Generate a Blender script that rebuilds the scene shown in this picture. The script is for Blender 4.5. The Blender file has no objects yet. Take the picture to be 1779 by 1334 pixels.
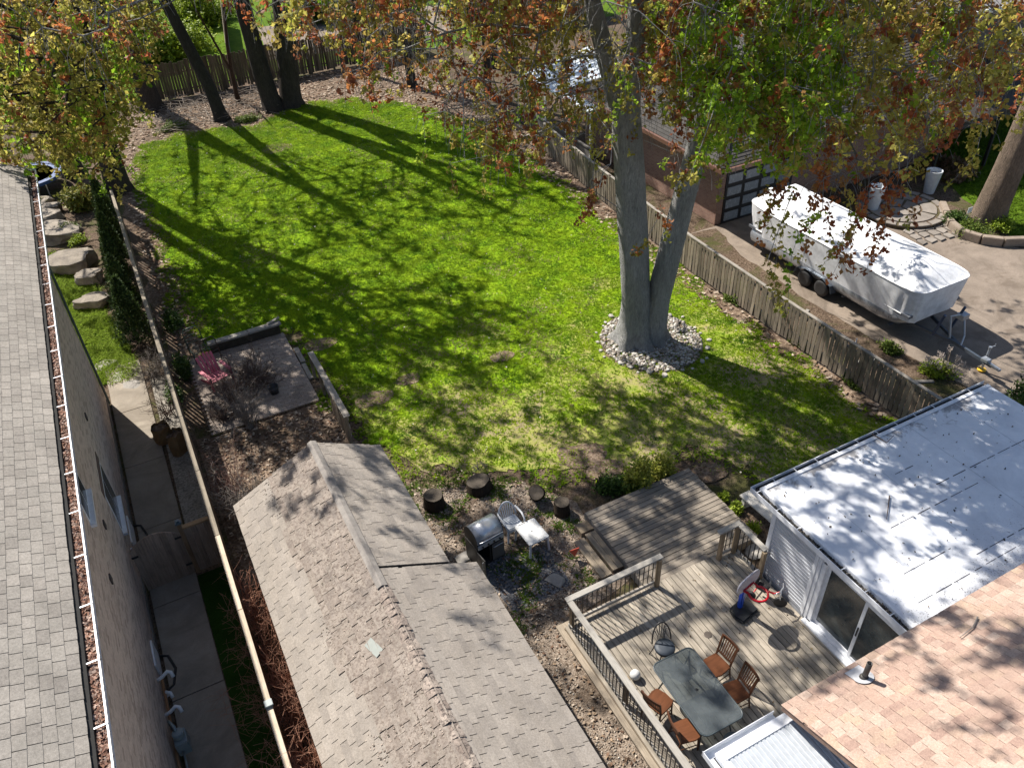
import bpy, math, random
import numpy as np
from mathutils import Vector, Matrix

S = bpy.context.scene
COL = S.collection
RNG = np.random.default_rng(11)
random.seed(5)

# ------------------------------------------------------------------ camera
CAMH = 15.5
FPX, IW, IH = 1400.0, 1779.0, 1334.0          # focal length in pixels of the photograph
def _rot():
    p, r, y = (math.radians(a) for a in (38.0, -2.7, -26.0))
    fw = np.array([0, math.cos(p), -math.sin(p)]); rt = np.array([1., 0, 0]); up = np.cross(rt, fw)
    R = np.stack([rt*math.cos(r)+up*math.sin(r), -rt*math.sin(r)+up*math.cos(r), fw])
    Y = np.array([[math.cos(y), -math.sin(y), 0], [math.sin(y), math.cos(y), 0], [0, 0, 1]])
    return R @ Y.T
CR = _rot()
def ray(x, y): return CR.T @ np.array([(x-IW/2)/FPX, -(y-IH/2)/FPX, 1.])
def at(x, y, z=0.):
    d = ray(x, y); t = (z-CAMH)/d[2]; return np.array([0, 0, CAMH])+d*t
def at_range(x, y, r):
    d = ray(x, y); return np.array([0, 0, CAMH])+d/np.linalg.norm(d)*r
FWH = np.array([math.sin(math.radians(26)), math.cos(math.radians(26))])
def at_depth(x, y, base):
    d = ray(x, y); t = (FWH@np.asarray(base)[:2])/(FWH@d[:2]); return np.array([0, 0, CAMH])+d*t
def proj(P):
    v = (np.atleast_2d(P)-[0, 0, CAMH]) @ CR.T
    return IW/2+FPX*v[:, 0]/v[:, 2], IH/2-FPX*v[:, 1]/v[:, 2], v[:, 2]

cd = bpy.data.cameras.new("camera"); cam = bpy.data.objects.new("camera", cd); COL.objects.link(cam)
cd.sensor_width = 36.0; cd.lens = FPX/IW*36.0; cd.clip_end = 800; cd.clip_start = .1
m = Matrix.Identity(4)
for i in range(3):
    m[i][0], m[i][1], m[i][2] = CR[0][i], CR[1][i], -CR[2][i]
m[2][3] = CAMH
cam.matrix_world = m
S.camera = cam

# ------------------------------------------------------------------ sky, sun, exposure
SUN_EL, SUN_AZ = math.radians(46), math.radians(-20)
W = bpy.data.worlds.new("World"); S.world = W; W.use_nodes = True
nt = W.node_tree; nt.nodes.clear()
sky = nt.nodes.new("ShaderNodeTexSky"); sky.sky_type = 'NISHITA'; sky.sun_disc = False
sky.sun_elevation = SUN_EL; sky.sun_rotation = SUN_AZ
bg = nt.nodes.new("ShaderNodeBackground"); bg.inputs[1].default_value = 0.08
wo = nt.nodes.new("ShaderNodeOutputWorld")
nt.links.new(sky.outputs[0], bg.inputs[0]); nt.links.new(bg.outputs[0], wo.inputs[0])
sd = bpy.data.lights.new("sun", 'SUN'); sd.energy = 5.0; sd.angle = math.radians(0.53); sd.color = (1.0, .94, .85)
sun = bpy.data.objects.new("sun", sd); COL.objects.link(sun)
tosun = Vector((math.sin(SUN_AZ)*math.cos(SUN_EL), math.cos(SUN_AZ)*math.cos(SUN_EL), math.sin(SUN_EL)))
sun.rotation_euler = tosun.to_track_quat('Z', 'Y').to_euler(); sun.location = (0, 40, 40)
vs = S.view_settings; vs.view_transform = 'Standard'; vs.look = 'None'; vs.gamma = 1.0; vs.use_curve_mapping = False
vs.exposure = 0.85

# ------------------------------------------------------------------ materials
MATS = {}
def nodes_of(name):
    ma = bpy.data.materials.new(name); ma.use_nodes = True
    n = ma.node_tree; n.nodes.clear(); return ma, n
def mix_rgb(n, f, a, b, blend='MIX'):
    x = n.nodes.new("ShaderNodeMix"); x.data_type = 'RGBA'; x.blend_type = blend
    for i, v in ((0, f), (6, a), (7, b)):
        if hasattr(v, 'links'): n.links.new(v, x.inputs[i])
        else: x.inputs[i].default_value = v if i == 0 else (*v, 1)
    return x.outputs[2]
def math_n(n, op, a, b=0.0):
    x = n.nodes.new("ShaderNodeMath"); x.operation = op
    for i, v in ((0, a), (1, b)):
        if hasattr(v, 'links'): n.links.new(v, x.inputs[i])
        else: x.inputs[i].default_value = v
    return x.outputs[0]
def ramp(n, fac, stops):
    r = n.nodes.new("ShaderNodeValToRGB"); e = r.color_ramp.elements
    while len(e) > 1: e.remove(e[-1])
    for i, (p, c) in enumerate(stops):
        el = e[0] if i == 0 else e.new(p)
        el.position = p; el.color = (*c, 1)
    n.links.new(fac, r.inputs[0]); return r.outputs[0]
def coords(n, scale=(1, 1, 1), rnd=True):
    tc = n.nodes.new("ShaderNodeTexCoord"); mp = n.nodes.new("ShaderNodeMapping"); mp.inputs['Scale'].default_value = scale
    src = tc.outputs['Object']; oi = None
    if rnd:
        oi = n.nodes.new("ShaderNodeObjectInfo")
        k = n.nodes.new("ShaderNodeVectorMath"); k.operation = 'SCALE'; k.inputs[0].default_value = (37., 19., 53.)
        n.links.new(oi.outputs['Random'], k.inputs['Scale'])
        ad = n.nodes.new("ShaderNodeVectorMath"); n.links.new(src, ad.inputs[0]); n.links.new(k.outputs[0], ad.inputs[1]); src = ad.outputs[0]
    n.links.new(src, mp.inputs[0]); return mp.outputs[0], oi
def noise(n, vec, scale, detail=4, rough=.6, dist=0.):
    t = n.nodes.new("ShaderNodeTexNoise"); t.inputs['Scale'].default_value = scale; t.inputs['Detail'].default_value = detail
    t.inputs['Roughness'].default_value = rough; t.inputs['Distortion'].default_value = dist
    n.links.new(vec, t.inputs['Vector']); return t.outputs[0]
def finish(n, ma, color, rough=.8, bump=None, bstr=.3, bdist=.01, spec=.3, metal=0., alpha=None, trans=None):
    b = n.nodes.new("ShaderNodeBsdfPrincipled"); o = n.nodes.new("ShaderNodeOutputMaterial")
    if hasattr(color, 'links'): n.links.new(color, b.inputs['Base Color'])
    else: b.inputs['Base Color'].default_value = (*color, 1)
    if hasattr(rough, 'links'): n.links.new(rough, b.inputs['Roughness'])
    else: b.inputs['Roughness'].default_value = rough
    b.inputs['Metallic'].default_value = metal; b.inputs['Specular IOR Level'].default_value = spec
    if bump is not None:
        bp = n.nodes.new("ShaderNodeBump"); bp.inputs['Strength'].default_value = bstr; bp.inputs['Distance'].default_value = bdist
        n.links.new(bump, bp.inputs['Height']); n.links.new(bp.outputs[0], b.inputs['Normal'])
    out = b.outputs[0]
    if trans:
        t = n.nodes.new("ShaderNodeBsdfTranslucent"); ms = n.nodes.new("ShaderNodeMixShader"); ms.inputs[0].default_value = trans
        if hasattr(color, 'links'): n.links.new(color, t.inputs[0])
        else: t.inputs[0].default_value = (*color, 1)
        n.links.new(out, ms.inputs[1]); n.links.new(t.outputs[0], ms.inputs[2]); out = ms.outputs[0]
    n.links.new(out, o.inputs[0]); return b
def c3(c, k): return tuple(min(1, v*k) for v in c)

def M(name, col, col2=None, scale=4., stretch=(1, 1, 1), rough=.8, bump=.25, bdist=.008, var=.12, fine=60., spec=.25, metal=0., detail=5, dirt=None):
    """a mottled surface: two colours, fine grain, per-object tone"""
    if name in MATS: return MATS[name]
    ma, n = nodes_of(name); v, oi = coords(n, stretch)
    f1 = noise(n, v, scale, detail, .65, .3); f2 = noise(n, v, fine, 3, .7)
    col2 = col2 or c3(col, .7)
    c = ramp(n, f1, [(.3, col2), (.68, col)])
    c = mix_rgb(n, .55, c, ramp(n, f2, [(.25, (.45,)*3), (.75, (1.1,)*3)]), 'MULTIPLY')
    if dirt:
        f3 = noise(n, v, scale*.35, 6, .7, .6); c = mix_rgb(n, ramp(n, f3, [(.52, (0, 0, 0)), (.66, (1, 1, 1))]), c, dirt)
    if var:
        k = math_n(n, 'MULTIPLY_ADD', oi.outputs['Random'], 2*var); k.node.inputs[2].default_value = 1-var
        g = n.nodes.new("ShaderNodeCombineColor"); [n.links.new(k, g.inputs[i]) for i in range(3)]
        c = mix_rgb(n, 1., c, g.outputs[0], 'MULTIPLY')
    hb = math_n(n, 'ADD', f1, math_n(n, 'MULTIPLY', f2, .6))
    finish(n, ma, c, rough, hb if bump else None, bump, bdist, spec, metal)
    MATS[name] = ma; return ma

def M_plain(name, col, rough=.5, spec=.5, metal=0.):
    if name in MATS: return MATS[name]
    ma, n = nodes_of(name); v, oi = coords(n)
    f = noise(n, v, 9, 4, .6); c = ramp(n, f, [(.25, c3(col, .82)), (.75, c3(col, 1.05))])
    r = math_n(n, 'MULTIPLY_ADD', f, .25); r.node.inputs[2].default_value = max(.03, rough-.12)
    finish(n, ma, c, r, f, .08, .003, spec, metal); MATS[name] = ma; return ma

def M_wood(name, col, axis=1, dark=.45, var=.2, rough=.85, knots=True, grey=None, fs=1.):
    """weathered board: grain streaks along one axis, weather stains, per-board tone"""
    if name in MATS: return MATS[name]
    ma, n = nodes_of(name); st = [14., 14., 14.]; st[axis] = .8
    v, oi = coords(n, tuple(s*fs for s in st)); v2, _ = coords(n, (1, 1, 1))
    g1 = noise(n, v, 2.2, 6, .7, .4); g2 = noise(n, v, 9., 3, .6); w = noise(n, v2, 1.7, 5, .65, .5)
    c = ramp(n, g1, [(.28, c3(col, dark)), (.5, col), (.75, c3(col, 1.2))])
    c = mix_rgb(n, .5, c, ramp(n, g2, [(.3, (.55,)*3), (.7, (1.1,)*3)]), 'MULTIPLY')
    c = mix_rgb(n, ramp(n, w, [(.42, (0, 0, 0)), (.75, (.75,)*3)]), c, grey or c3(col, .55))
    k = math_n(n, 'MULTIPLY_ADD', oi.outputs['Random'], 2*var); k.node.inputs[2].default_value = 1-var
    gc = n.nodes.new("ShaderNodeCombineColor"); [n.links.new(k, gc.inputs[i]) for i in range(3)]
    c = mix_rgb(n, 1., c, gc.outputs[0], 'MULTIPLY')
    finish(n, ma, c, rough, math_n(n, 'ADD', g1, g2), .45, .004, .2); MATS[name] = ma; return ma

def M_shingle(name, cols, speck=.5, stain=None, rough=.92, worn=None):
    """asphalt tab: tone picked per tab (object random or the rnd attribute of joined tabs) with granule speckle"""
    if name in MATS: return MATS[name]
    ma, n = nodes_of(name); v, oi = coords(n, (1, 1, 1), False)
    geo = n.nodes.new("ShaderNodeNewGeometry")
    at_ = n.nodes.new("ShaderNodeAttribute"); at_.attribute_name = 'rnd'
    r = math_n(n, 'FRACT', math_n(n, 'ADD', oi_random(n), at_.outputs['Fac']))
    k = len(cols); c = ramp(n, r, [(i/(k-1), cc) for i, cc in enumerate(cols)])
    f = noise(n, geo.outputs['Position'], 130, 2, .7); c = mix_rgb(n, speck, c, ramp(n, f, [(.3, (.5,)*3), (.7, (1.25,)*3)]), 'MULTIPLY')
    f2 = noise(n, geo.outputs['Position'], 1.3, 6, .7, .4); c = mix_rgb(n, .7, c, ramp(n, f2, [(.3, (.68,)*3), (.7, (1.12,)*3)]), 'MULTIPLY')
    f6 = noise(n, geo.outputs['Position'], 28, 5, .8, .3); c = mix_rgb(n, .75, c, ramp(n, f6, [(.32, (.62,)*3), (.66, (1.18,)*3)]), 'MULTIPLY')
    if stain:
        f3 = noise(n, geo.outputs['Position'], .9, 6, .7, .8); c = mix_rgb(n, ramp(n, f3, [(.55, (0, 0, 0)), (.7, (.8,)*3)]), c, stain)
    if worn:
        f4 = noise(n, geo.outputs['Position'], 16, 4, .75, .5); c = mix_rgb(n, ramp(n, f4, [(.5, (0, 0, 0)), (.58, (1,)*3)]), c, worn)
    finish(n, ma, c, rough, f, .4, .004, .15); MATS[name] = ma; return ma
def oi_random(n):
    o = n.nodes.new("ShaderNodeObjectInfo"); return o.outputs['Random']

def M_leaf(name, trans=.35, rough=.55, spec=.3):
    """leaf colour comes from the leaves' own colour attribute"""
    if name in MATS: return MATS[name]
    ma, n = nodes_of(name); a = n.nodes.new("ShaderNodeAttribute"); a.attribute_name = 'leafcol'
    finish(n, ma, a.outputs['Color'], rough, None, spec=spec, trans=trans); MATS[name] = ma; return ma

def M_bark(name, col, col2, scale=1., rough=.95):
    if name in MATS: return MATS[name]
    ma, n = nodes_of(name); v, oi = coords(n, (9*scale, 9*scale, 1.5*scale)); v3, _ = coords(n, (1, 1, .6))
    f = noise(n, v, 2.0, 8, .75, 1.1); f2 = noise(n, v, 7., 5, .75, .8)
    c = ramp(n, f, [(.3, col2), (.62, col)]); c = mix_rgb(n, .7, c, ramp(n, f2, [(.32, (.45,)*3), (.68, (1.2,)*3)]), 'MULTIPLY')
    c = mix_rgb(n, .8, c, ramp(n, noise(n, v3, 1.6, 5, .7, .5), [(.3, (.62, .64, .6)), (.68, (1.12, 1.1, 1.08))]), 'MULTIPLY')
    finish(n, ma, c, rough, math_n(n, 'ADD', f, math_n(n, 'MULTIPLY', f2, .6)), 1., .12, .1); MATS[name] = ma; return ma

def M_brick(name, cols, mortar, scale, axes, bw=.21, rh=.075, bias=0., bstr=.4):
    """brick facing too far away for single bricks; axes says which world axes run along and up the wall"""
    if name in MATS: return MATS[name]
    ma, n = nodes_of(name); tc = n.nodes.new("ShaderNodeTexCoord"); sp = n.nodes.new("ShaderNodeSeparateXYZ"); cb = n.nodes.new("ShaderNodeCombineXYZ")
    n.links.new(tc.outputs['Object'], sp.inputs[0])
    n.links.new(sp.outputs[axes[0]], cb.inputs[0]); n.links.new(sp.outputs[axes[1]], cb.inputs[1])
    b = n.nodes.new("ShaderNodeTexBrick"); b.inputs['Scale'].default_value = scale
    b.inputs['Brick Width'].default_value = bw; b.inputs['Row Height'].default_value = rh; b.inputs['Mortar Size'].default_value = .008
    b.inputs['Bias'].default_value = bias
    b.inputs['Color1'].default_value = (*cols[0], 1); b.inputs['Color2'].default_value = (*cols[1], 1); b.inputs['Mortar'].default_value = (*mortar, 1)
    n.links.new(cb.outputs[0], b.inputs['Vector'])
    f = noise(n, tc.outputs['Object'], 22, 4, .7); f2 = noise(n, tc.outputs['Object'], .5, 4, .6)
    c = mix_rgb(n, .6, b.outputs['Color'], ramp(n, f, [(.3, (.6,)*3), (.7, (1.15,)*3)]), 'MULTIPLY')
    c = mix_rgb(n, .5, c, ramp(n, f2, [(.3, (.8,)*3), (.7, (1.1,)*3)]), 'MULTIPLY')
    hb = math_n(n, 'SUBTRACT', math_n(n, 'MULTIPLY', f, .4), b.outputs['Fac'])
    finish(n, ma, c, .9, hb, bstr, .01, .15); MATS[name] = ma; return ma

# ------------------------------------------------------------------ mesh building
class MB:
    def __init__(s): s.v = []; s.f = []; s.a = []; s.n = 0
    def add(s, verts, faces, a=None):
        s.v.extend(map(tuple, verts)); k = s.n; s.f.extend([tuple(i+k for i in f) for f in faces]); s.n += len(verts)
        if a is not None: s.a.extend([a]*len(faces))
    def box(s, x0, x1, y0, y1, z0, z1, M4=None, a=None):
        vs_ = [(x, y, z) for z in (z0, z1) for y in (y0, y1) for x in (x0, x1)]
        if M4 is not None: vs_ = [M4 @ Vector(p) for p in vs_]
        s.add(vs_, [(0, 2, 3, 1), (4, 5, 7, 6), (0, 1, 5, 4), (2, 6, 7, 3), (0, 4, 6, 2), (1, 3, 7, 5)], a)
    def beam(s, p, q, w, h, up=(0, 0, 1)):
        p, q = Vector(p), Vector(q); d = (q-p); L = d.length; d.normalize(); up = Vector(up)
        x = d.cross(up)
        if x.length < 1e-4: x = d.cross(Vector((1, 0, 0)))
        x.normalize(); z = x.cross(d)
        m_ = Matrix(((x[0], d[0], z[0], p[0]), (x[1], d[1], z[1], p[1]), (x[2], d[2], z[2], p[2]), (0, 0, 0, 1)))
        s.box(-w/2, w/2, 0, L, -h/2, h/2, m_)
    def tube(s, pts, rad, k=8, cap=True, squash=1., jit=0., rng=None):
        pts = [Vector(p) for p in pts]; n = len(pts); rad = [rad]*n if not hasattr(rad, '__len__') else rad
        ref = None; base = s.n; V = []
        for i, p in enumerate(pts):
            d = (pts[min(i+1, n-1)]-pts[max(i-1, 0)]); d.normalize()
            if ref is None:
                ref = d.cross(Vector((0, 0, 1)))
                if ref.length < .1: ref = d.cross(Vector((0, 1, 0)))
            ref = ref-d*ref.dot(d); ref.normalize(); b = d.cross(ref)
            for j in range(k):
                a = 2*math.pi*j/k; r = rad[i]*(1+(jit*(rng.random()-.5) if jit else 0))
                V.append(p+ref*math.cos(a)*r+b*math.sin(a)*r*squash)
        F = [(i*k+j, i*k+(j+1) % k, (i+1)*k+(j+1) % k, (i+1)*k+j) for i in range(n-1) for j in range(k)]
        if cap: F += [tuple(range(k-1, -1, -1)), tuple((n-1)*k+j for j in range(k))]
        s.add(V, F)
    def lathe(s, prof, c=(0, 0, 0), k=20, M4=None):
        V = []; n = len(prof)
        for r, z in prof:
            for j in range(k):
                a = 2*math.pi*j/k; p = Vector((c[0]+r*math.cos(a), c[1]+r*math.sin(a), c[2]+z)); V.append(M4 @ p if M4 is not None else p)
        F = [(i*k+j, i*k+(j+1) % k, (i+1)*k+(j+1) % k, (i+1)*k+j) for i in range(n-1) for j in range(k)]
        if prof[0][0] > 1e-4: F.append(tuple(range(k-1, -1, -1)))
        if prof[-1][0] > 1e-4: F.append(tuple((n-1)*k+j for j in range(k)))
        s.add(V, F)
    def prism(s, poly, z0, z1, M4=None, a=None):
        k = len(poly); V = [Vector((*p, z)) for z in (z0, z1) for p in poly]
        if M4 is not None: V = [M4 @ p for p in V]
        s.add(V, [tuple(range(k-1, -1, -1)), tuple(range(k, 2*k))]+[(j, (j+1) % k, k+(j+1) % k, k+j) for j in range(k)], a)
    def mesh(s, name, mat, smooth=False, bevel=0.):
        me = bpy.data.meshes.new(name); me.from_pydata([tuple(p) for p in s.v], [], s.f)
        if bevel:
            import bmesh
            b = bmesh.new(); b.from_mesh(me)
            bmesh.ops.bevel(b, geom=[e for e in b.edges if e.is_manifold and e.calc_face_angle(0) > .5], offset=bevel, segments=1 if bevel < .006 else 2, affect='EDGES', clamp_overlap=True)
            b.to_mesh(me); b.free()
        if s.a and len(s.a) == len(me.polygons):
            me.attributes.new('rnd', 'FLOAT', 'FACE').data.foreach_set('value', s.a)
        if mat: me.materials.append(mat)
        if smooth: me.polygons.foreach_set('use_smooth', [True]*len(me.polygons)); 
        me.update(); return me
    def obj(s, name, mat, parent=None, smooth=False, bevel=0., world=True):
        return link(name, s.mesh(name, mat, smooth, bevel), parent, world)
def npmesh(name, V, F, mat, cols=None, smooth=False):
    """V (n,3), F (m,3 or 4) arrays; cols (m,3) per face"""
    me = bpy.data.meshes.new(name); V = np.asarray(V, np.float32); F = np.asarray(F, np.int32); k = F.shape[1]
    me.vertices.add(len(V)); me.vertices.foreach_set('co', V.ravel())
    me.loops.add(F.size); me.loops.foreach_set('vertex_index', F.ravel())
    me.polygons.add(len(F)); me.polygons.foreach_set('loop_start', np.arange(0, F.size, k, dtype=np.int32))
    me.update(calc_edges=True); me.validate()
    if cols is not None and len(me.polygons) == len(cols):
        c4 = np.concatenate([cols, np.ones((len(cols), 1))], 1).astype(np.float32)
        me.attributes.new('leafcol', 'FLOAT_COLOR', 'FACE').data.foreach_set('color', c4.ravel())
    me.materials.append(mat)
    if smooth: me.polygons.foreach_set('use_smooth', [True]*len(me.polygons))
    return me
def link(name, me, parent=None, world=True, loc=None, kind=None):
    o = bpy.data.objects.new(name, me); COL.objects.link(o)
    if parent is not None:
        o.parent = parent
        if world and parent.type == 'EMPTY': o.location = -Vector(parent.location)
    if loc is not None: o.location = loc
    if kind: o['kind'] = kind
    return o
def thing(name, label, cat, loc=(0, 0, 0), rotz=0., group=None):
    o = bpy.data.objects.new(name, None); COL.objects.link(o); o.empty_display_size = .2
    o.location = loc; o.rotation_euler = (0, 0, rotz); tag(o, label, cat, group); return o
def tag(o, label, cat, group=None):
    o['label'] = label; o['category'] = cat
    if group: o['group'] = group
    return o
def struct(o): o['kind'] = 'structure'; return o
def child(name, me, parent, loc, rot=(0, 0, 0), scl=(1, 1, 1)):
    """a shared mesh placed in the parent's own space"""
    o = bpy.data.objects.new(name, me); COL.objects.link(o); o.parent = parent
    p = Vector(parent.location) if parent.type == 'EMPTY' else Vector((0, 0, 0))
    o.location = Vector(loc)-p; o.rotation_euler = rot; o.scale = scl; return o
def copy_thing(root, loc, rotz, label, group=None):
    r = root.copy(); COL.objects.link(r); r.location = loc; r.rotation_euler = (0, 0, rotz); r['label'] = label
    if group: r['group'] = group
    for ch in list(root.children):
        c = ch.copy(); COL.objects.link(c); c.parent = r
        for g in list(ch.children):
            d = g.copy(); COL.objects.link(d); d.parent = c
    return r
_boxes = {}
def boxmesh(name, sx, sy, sz, mat, bevel=.004):
    key = (name, round(sx, 3), round(sy, 3), round(sz, 3), mat.name)
    if key not in _boxes:
        b = MB(); b.box(-sx/2, sx/2, -sy/2, sy/2, -sz/2, sz/2); _boxes[key] = b.mesh(name, mat, bevel=bevel)
    return _boxes[key]
def smoothnoise(x, y, s=1.0, seed=0):
    from mathutils import noise as mn
    return mn.noise(Vector((x*s+seed*17.3, y*s-seed*9.1, seed*3.7)))
# ------------------------------------------------------------------ the ground
def inpoly(P, poly):
    x, y = P[:, 0], P[:, 1]; r = np.zeros(len(P), bool); q = np.asarray(poly)
    for (x0, y0), (x1, y1) in zip(q, np.roll(q, -1, 0)):
        c = ((y0 > y) != (y1 > y)) & (x < (x1-x0)*(y-y0)/((y1-y0) or 1e-9)+x0); r ^= c
    return r
def ragged(poly, step=.35, amp=.12, seed=1):
    out = []; rg = random.Random(seed)
    for (a, b) in zip(poly, poly[1:]+poly[:1]):
        L = math.dist(a, b); n = max(1, int(L/step))
        for i in range(n):
            t = i/n; x, y = a[0]+(b[0]-a[0])*t, a[1]+(b[1]-a[1])*t
            out.append((x+(smoothnoise(x, y, .9, seed))*amp*3+rg.uniform(-amp, amp)*.6, y+smoothnoise(y, x, .9, seed+5)*amp*3+rg.uniform(-amp, amp)*.5))
    return out
def sheet(name, poly, z, mat):
    b = MB(); b.add([(x, y, z) for x, y in poly], [tuple(range(len(poly)))]); o = b.obj(name, mat); return struct(o)

def M_lawn(name, a, b_, straw, soil, near=(14, 26)):
    ma, n = nodes_of(name); g = n.nodes.new("ShaderNodeNewGeometry"); v = g.outputs['Position']
    f = noise(n, v, 1.1, 6, .7, .3); f2 = noise(n, v, 26, 4, .7); f3 = noise(n, v, .45, 6, .75, .7)
    sp = n.nodes.new("ShaderNodeSeparateXYZ"); n.links.new(v, sp.inputs[0])
    mr = n.nodes.new("ShaderNodeMapRange"); n.links.new(sp.outputs[1], mr.inputs[0])
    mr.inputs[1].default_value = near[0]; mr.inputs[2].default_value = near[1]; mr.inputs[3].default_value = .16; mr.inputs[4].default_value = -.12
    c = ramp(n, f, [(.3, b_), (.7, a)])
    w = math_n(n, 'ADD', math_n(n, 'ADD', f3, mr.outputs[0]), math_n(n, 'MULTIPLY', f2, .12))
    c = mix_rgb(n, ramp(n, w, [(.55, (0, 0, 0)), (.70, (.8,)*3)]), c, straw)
    c = mix_rgb(n, ramp(n, w, [(.70, (0, 0, 0)), (.78, (.85,)*3)]), c, soil)
    c = mix_rgb(n, .6, c, ramp(n, f2, [(.3, (.5,)*3), (.7, (1.25,)*3)]), 'MULTIPLY')
    finish(n, ma, c, .95, f2, .8, .04, .05); return ma
def M_speckle(name, cols, scale, rough=.9, bdist=.02, big=None):
    """gravel and soil: cell colours with relief"""
    ma, n = nodes_of(name); g = n.nodes.new("ShaderNodeNewGeometry"); v = g.outputs['Position']
    vo = n.nodes.new("ShaderNodeTexVoronoi"); vo.inputs['Scale'].default_value = scale; n.links.new(v, vo.inputs['Vector'])
    sp = n.nodes.new("ShaderNodeSeparateColor"); n.links.new(vo.outputs['Color'], sp.inputs[0])
    k = len(cols); c = ramp(n, sp.outputs[0], [(i/(k-1), cc) for i, cc in enumerate(cols)])
    f = noise(n, v, 1.2, 6, .7, .5); c = mix_rgb(n, .8, c, ramp(n, f, [(.3, (.6,)*3), (.7, (1.15,)*3)]), 'MULTIPLY')
    if big: 
        f5 = noise(n, v, .6, 6, .7, .8); c = mix_rgb(n, ramp(n, f5, [(.5, (0, 0, 0)), (.62, (.85,)*3)]), c, big)
    finish(n, ma, c, rough, vo.outputs['Distance'], .7, bdist, .1); MATS[name] = ma; return ma

soil = M_speckle('soil', [(.05, .035, .022), (.12, .085, .06), (.17, .125, .09), (.08, .055, .04)], 22, big=(.06, .065, .02))
gravel = M_speckle('gravel', [(.11, .085, .065), (.27, .215, .17), (.35, .29, .235), (.155, .115, .085)], 34, big=(.085, .062, .045))
darkgravel = M_speckle('dark_gravel', [(.06, .06, .065), (.14, .14, .15), (.20, .2, .21)], 28)
mulch = M_speckle('mulch', [(.09, .06, .042), (.20, .145, .105), (.27, .205, .155), (.12, .08, .055)], 17, big=(.10, .072, .05))
drive = M_speckle('driveway_concrete', [(.22, .18, .145), (.26, .215, .175), (.24, .195, .16)], 45, bdist=.004, big=(.15, .12, .095))
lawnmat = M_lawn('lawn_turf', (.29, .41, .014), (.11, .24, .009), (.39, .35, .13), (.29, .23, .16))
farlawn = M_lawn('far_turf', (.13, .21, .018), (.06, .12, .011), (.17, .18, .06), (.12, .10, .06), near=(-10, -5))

b = MB(); b.add([(-220, -120, -.02), (260, -120, -.02), (260, 360, -.02), (-220, 360, -.02)], [(0, 1, 2, 3)]); struct(b.obj('ground', soil))
LAWN = [(.5, 24.7), (.35, 28), (.3, 34), (.4, 40), (1, 44.5), (3, 46.3), (7, 45.2), (11, 47.3), (15.6, 44.5), (17.9, 37), (17.6, 27.5), (17.2, 20.5), (17.2, 9.0), (12.3, 9.0), (12.3, 11.0), (11.3, 12.3), (9.2, 12.5), (8.2, 13.2), (6.6, 14.2), (5.2, 15.0), (4.3, 15.5), (3.75, 16.6), (3.6, 21.2), (3.4, 24.5)]
def inset(poly, d):
    q = np.array(poly); n = len(q); a = np.roll(q, 1, 0)-q; c = np.roll(q, -1, 0)-q; t = c/np.linalg.norm(c, axis=1, keepdims=True)-a/np.linalg.norm(a, axis=1, keepdims=True)
    t /= np.linalg.norm(t, axis=1, keepdims=True); return [tuple(p) for p in q+d*np.stack([t[:, 1], -t[:, 0]], 1)]
lawn_poly = ragged(inset(LAWN, .35), .3, .2, 3); tuft_poly = ragged(inset(LAWN, -.15), .25, .3, 33)
sheet('lawn', lawn_poly, 0., lawnmat)
SIDE = [(-6, 25), (-6, 36), (-3.2, 35), (-2.3, 31), (-1.75, 27), (-1.6, 24.2), (-2.5, 24.4)]
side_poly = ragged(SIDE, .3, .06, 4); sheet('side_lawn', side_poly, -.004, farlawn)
sheet('gravel_path', ragged([(3.0, 5), (5.7, 5), (5.7, 9.4), (7.8, 9.9), (7.8, 12.6), (6.9, 13.8), (5.3, 14.7), (4.3, 15.2), (3.0, 15.4)], .4, .06, 6), -.008, gravel)
sheet('gravel_pad', ragged([(4.75, 10.25), (6.35, 10.35), (6.4, 11.7), (4.6, 12.1)], .3, .03, 7), -.003, darkgravel)
sheet('mulch_bed', ragged([(-.5, 24), (-.5, 50), (2.5, 52.4), (19, 52.4), (19.6, 36), (18.2, 27), (17.5, 21), (17.6, 11), (16.9, 11), (16.6, 20), (17, 27), (17.2, 36.5), (15, 43.8), (10.8, 46.6), (7, 44.6), (3.4, 45.6), (1.6, 44), (1, 40), (.9, 34), (.9, 24)], .5, .12, 8), -.012, mulch)
sheet('garden_bed', [(-.55, 14), (3.6, 14), (3.6, 20.2), (-.55, 20.2)], -.010, mulch)
sheet('driveway', [(18.7, 2), (46, 2), (46, 14.2), (32, 14.6), (29.3, 15.4), (28.3, 17.2), (28.6, 18.4), (26.3, 19.3), (25.5, 22.9), (18.7, 22.9)], -.006, drive)
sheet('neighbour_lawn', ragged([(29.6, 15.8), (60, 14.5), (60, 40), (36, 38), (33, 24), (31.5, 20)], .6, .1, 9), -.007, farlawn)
sheet('back_lawn', ragged([(-20, 54), (40, 53), (60, 100), (-40, 100)], 1.5, .2, 10), -.009, farlawn)

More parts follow.
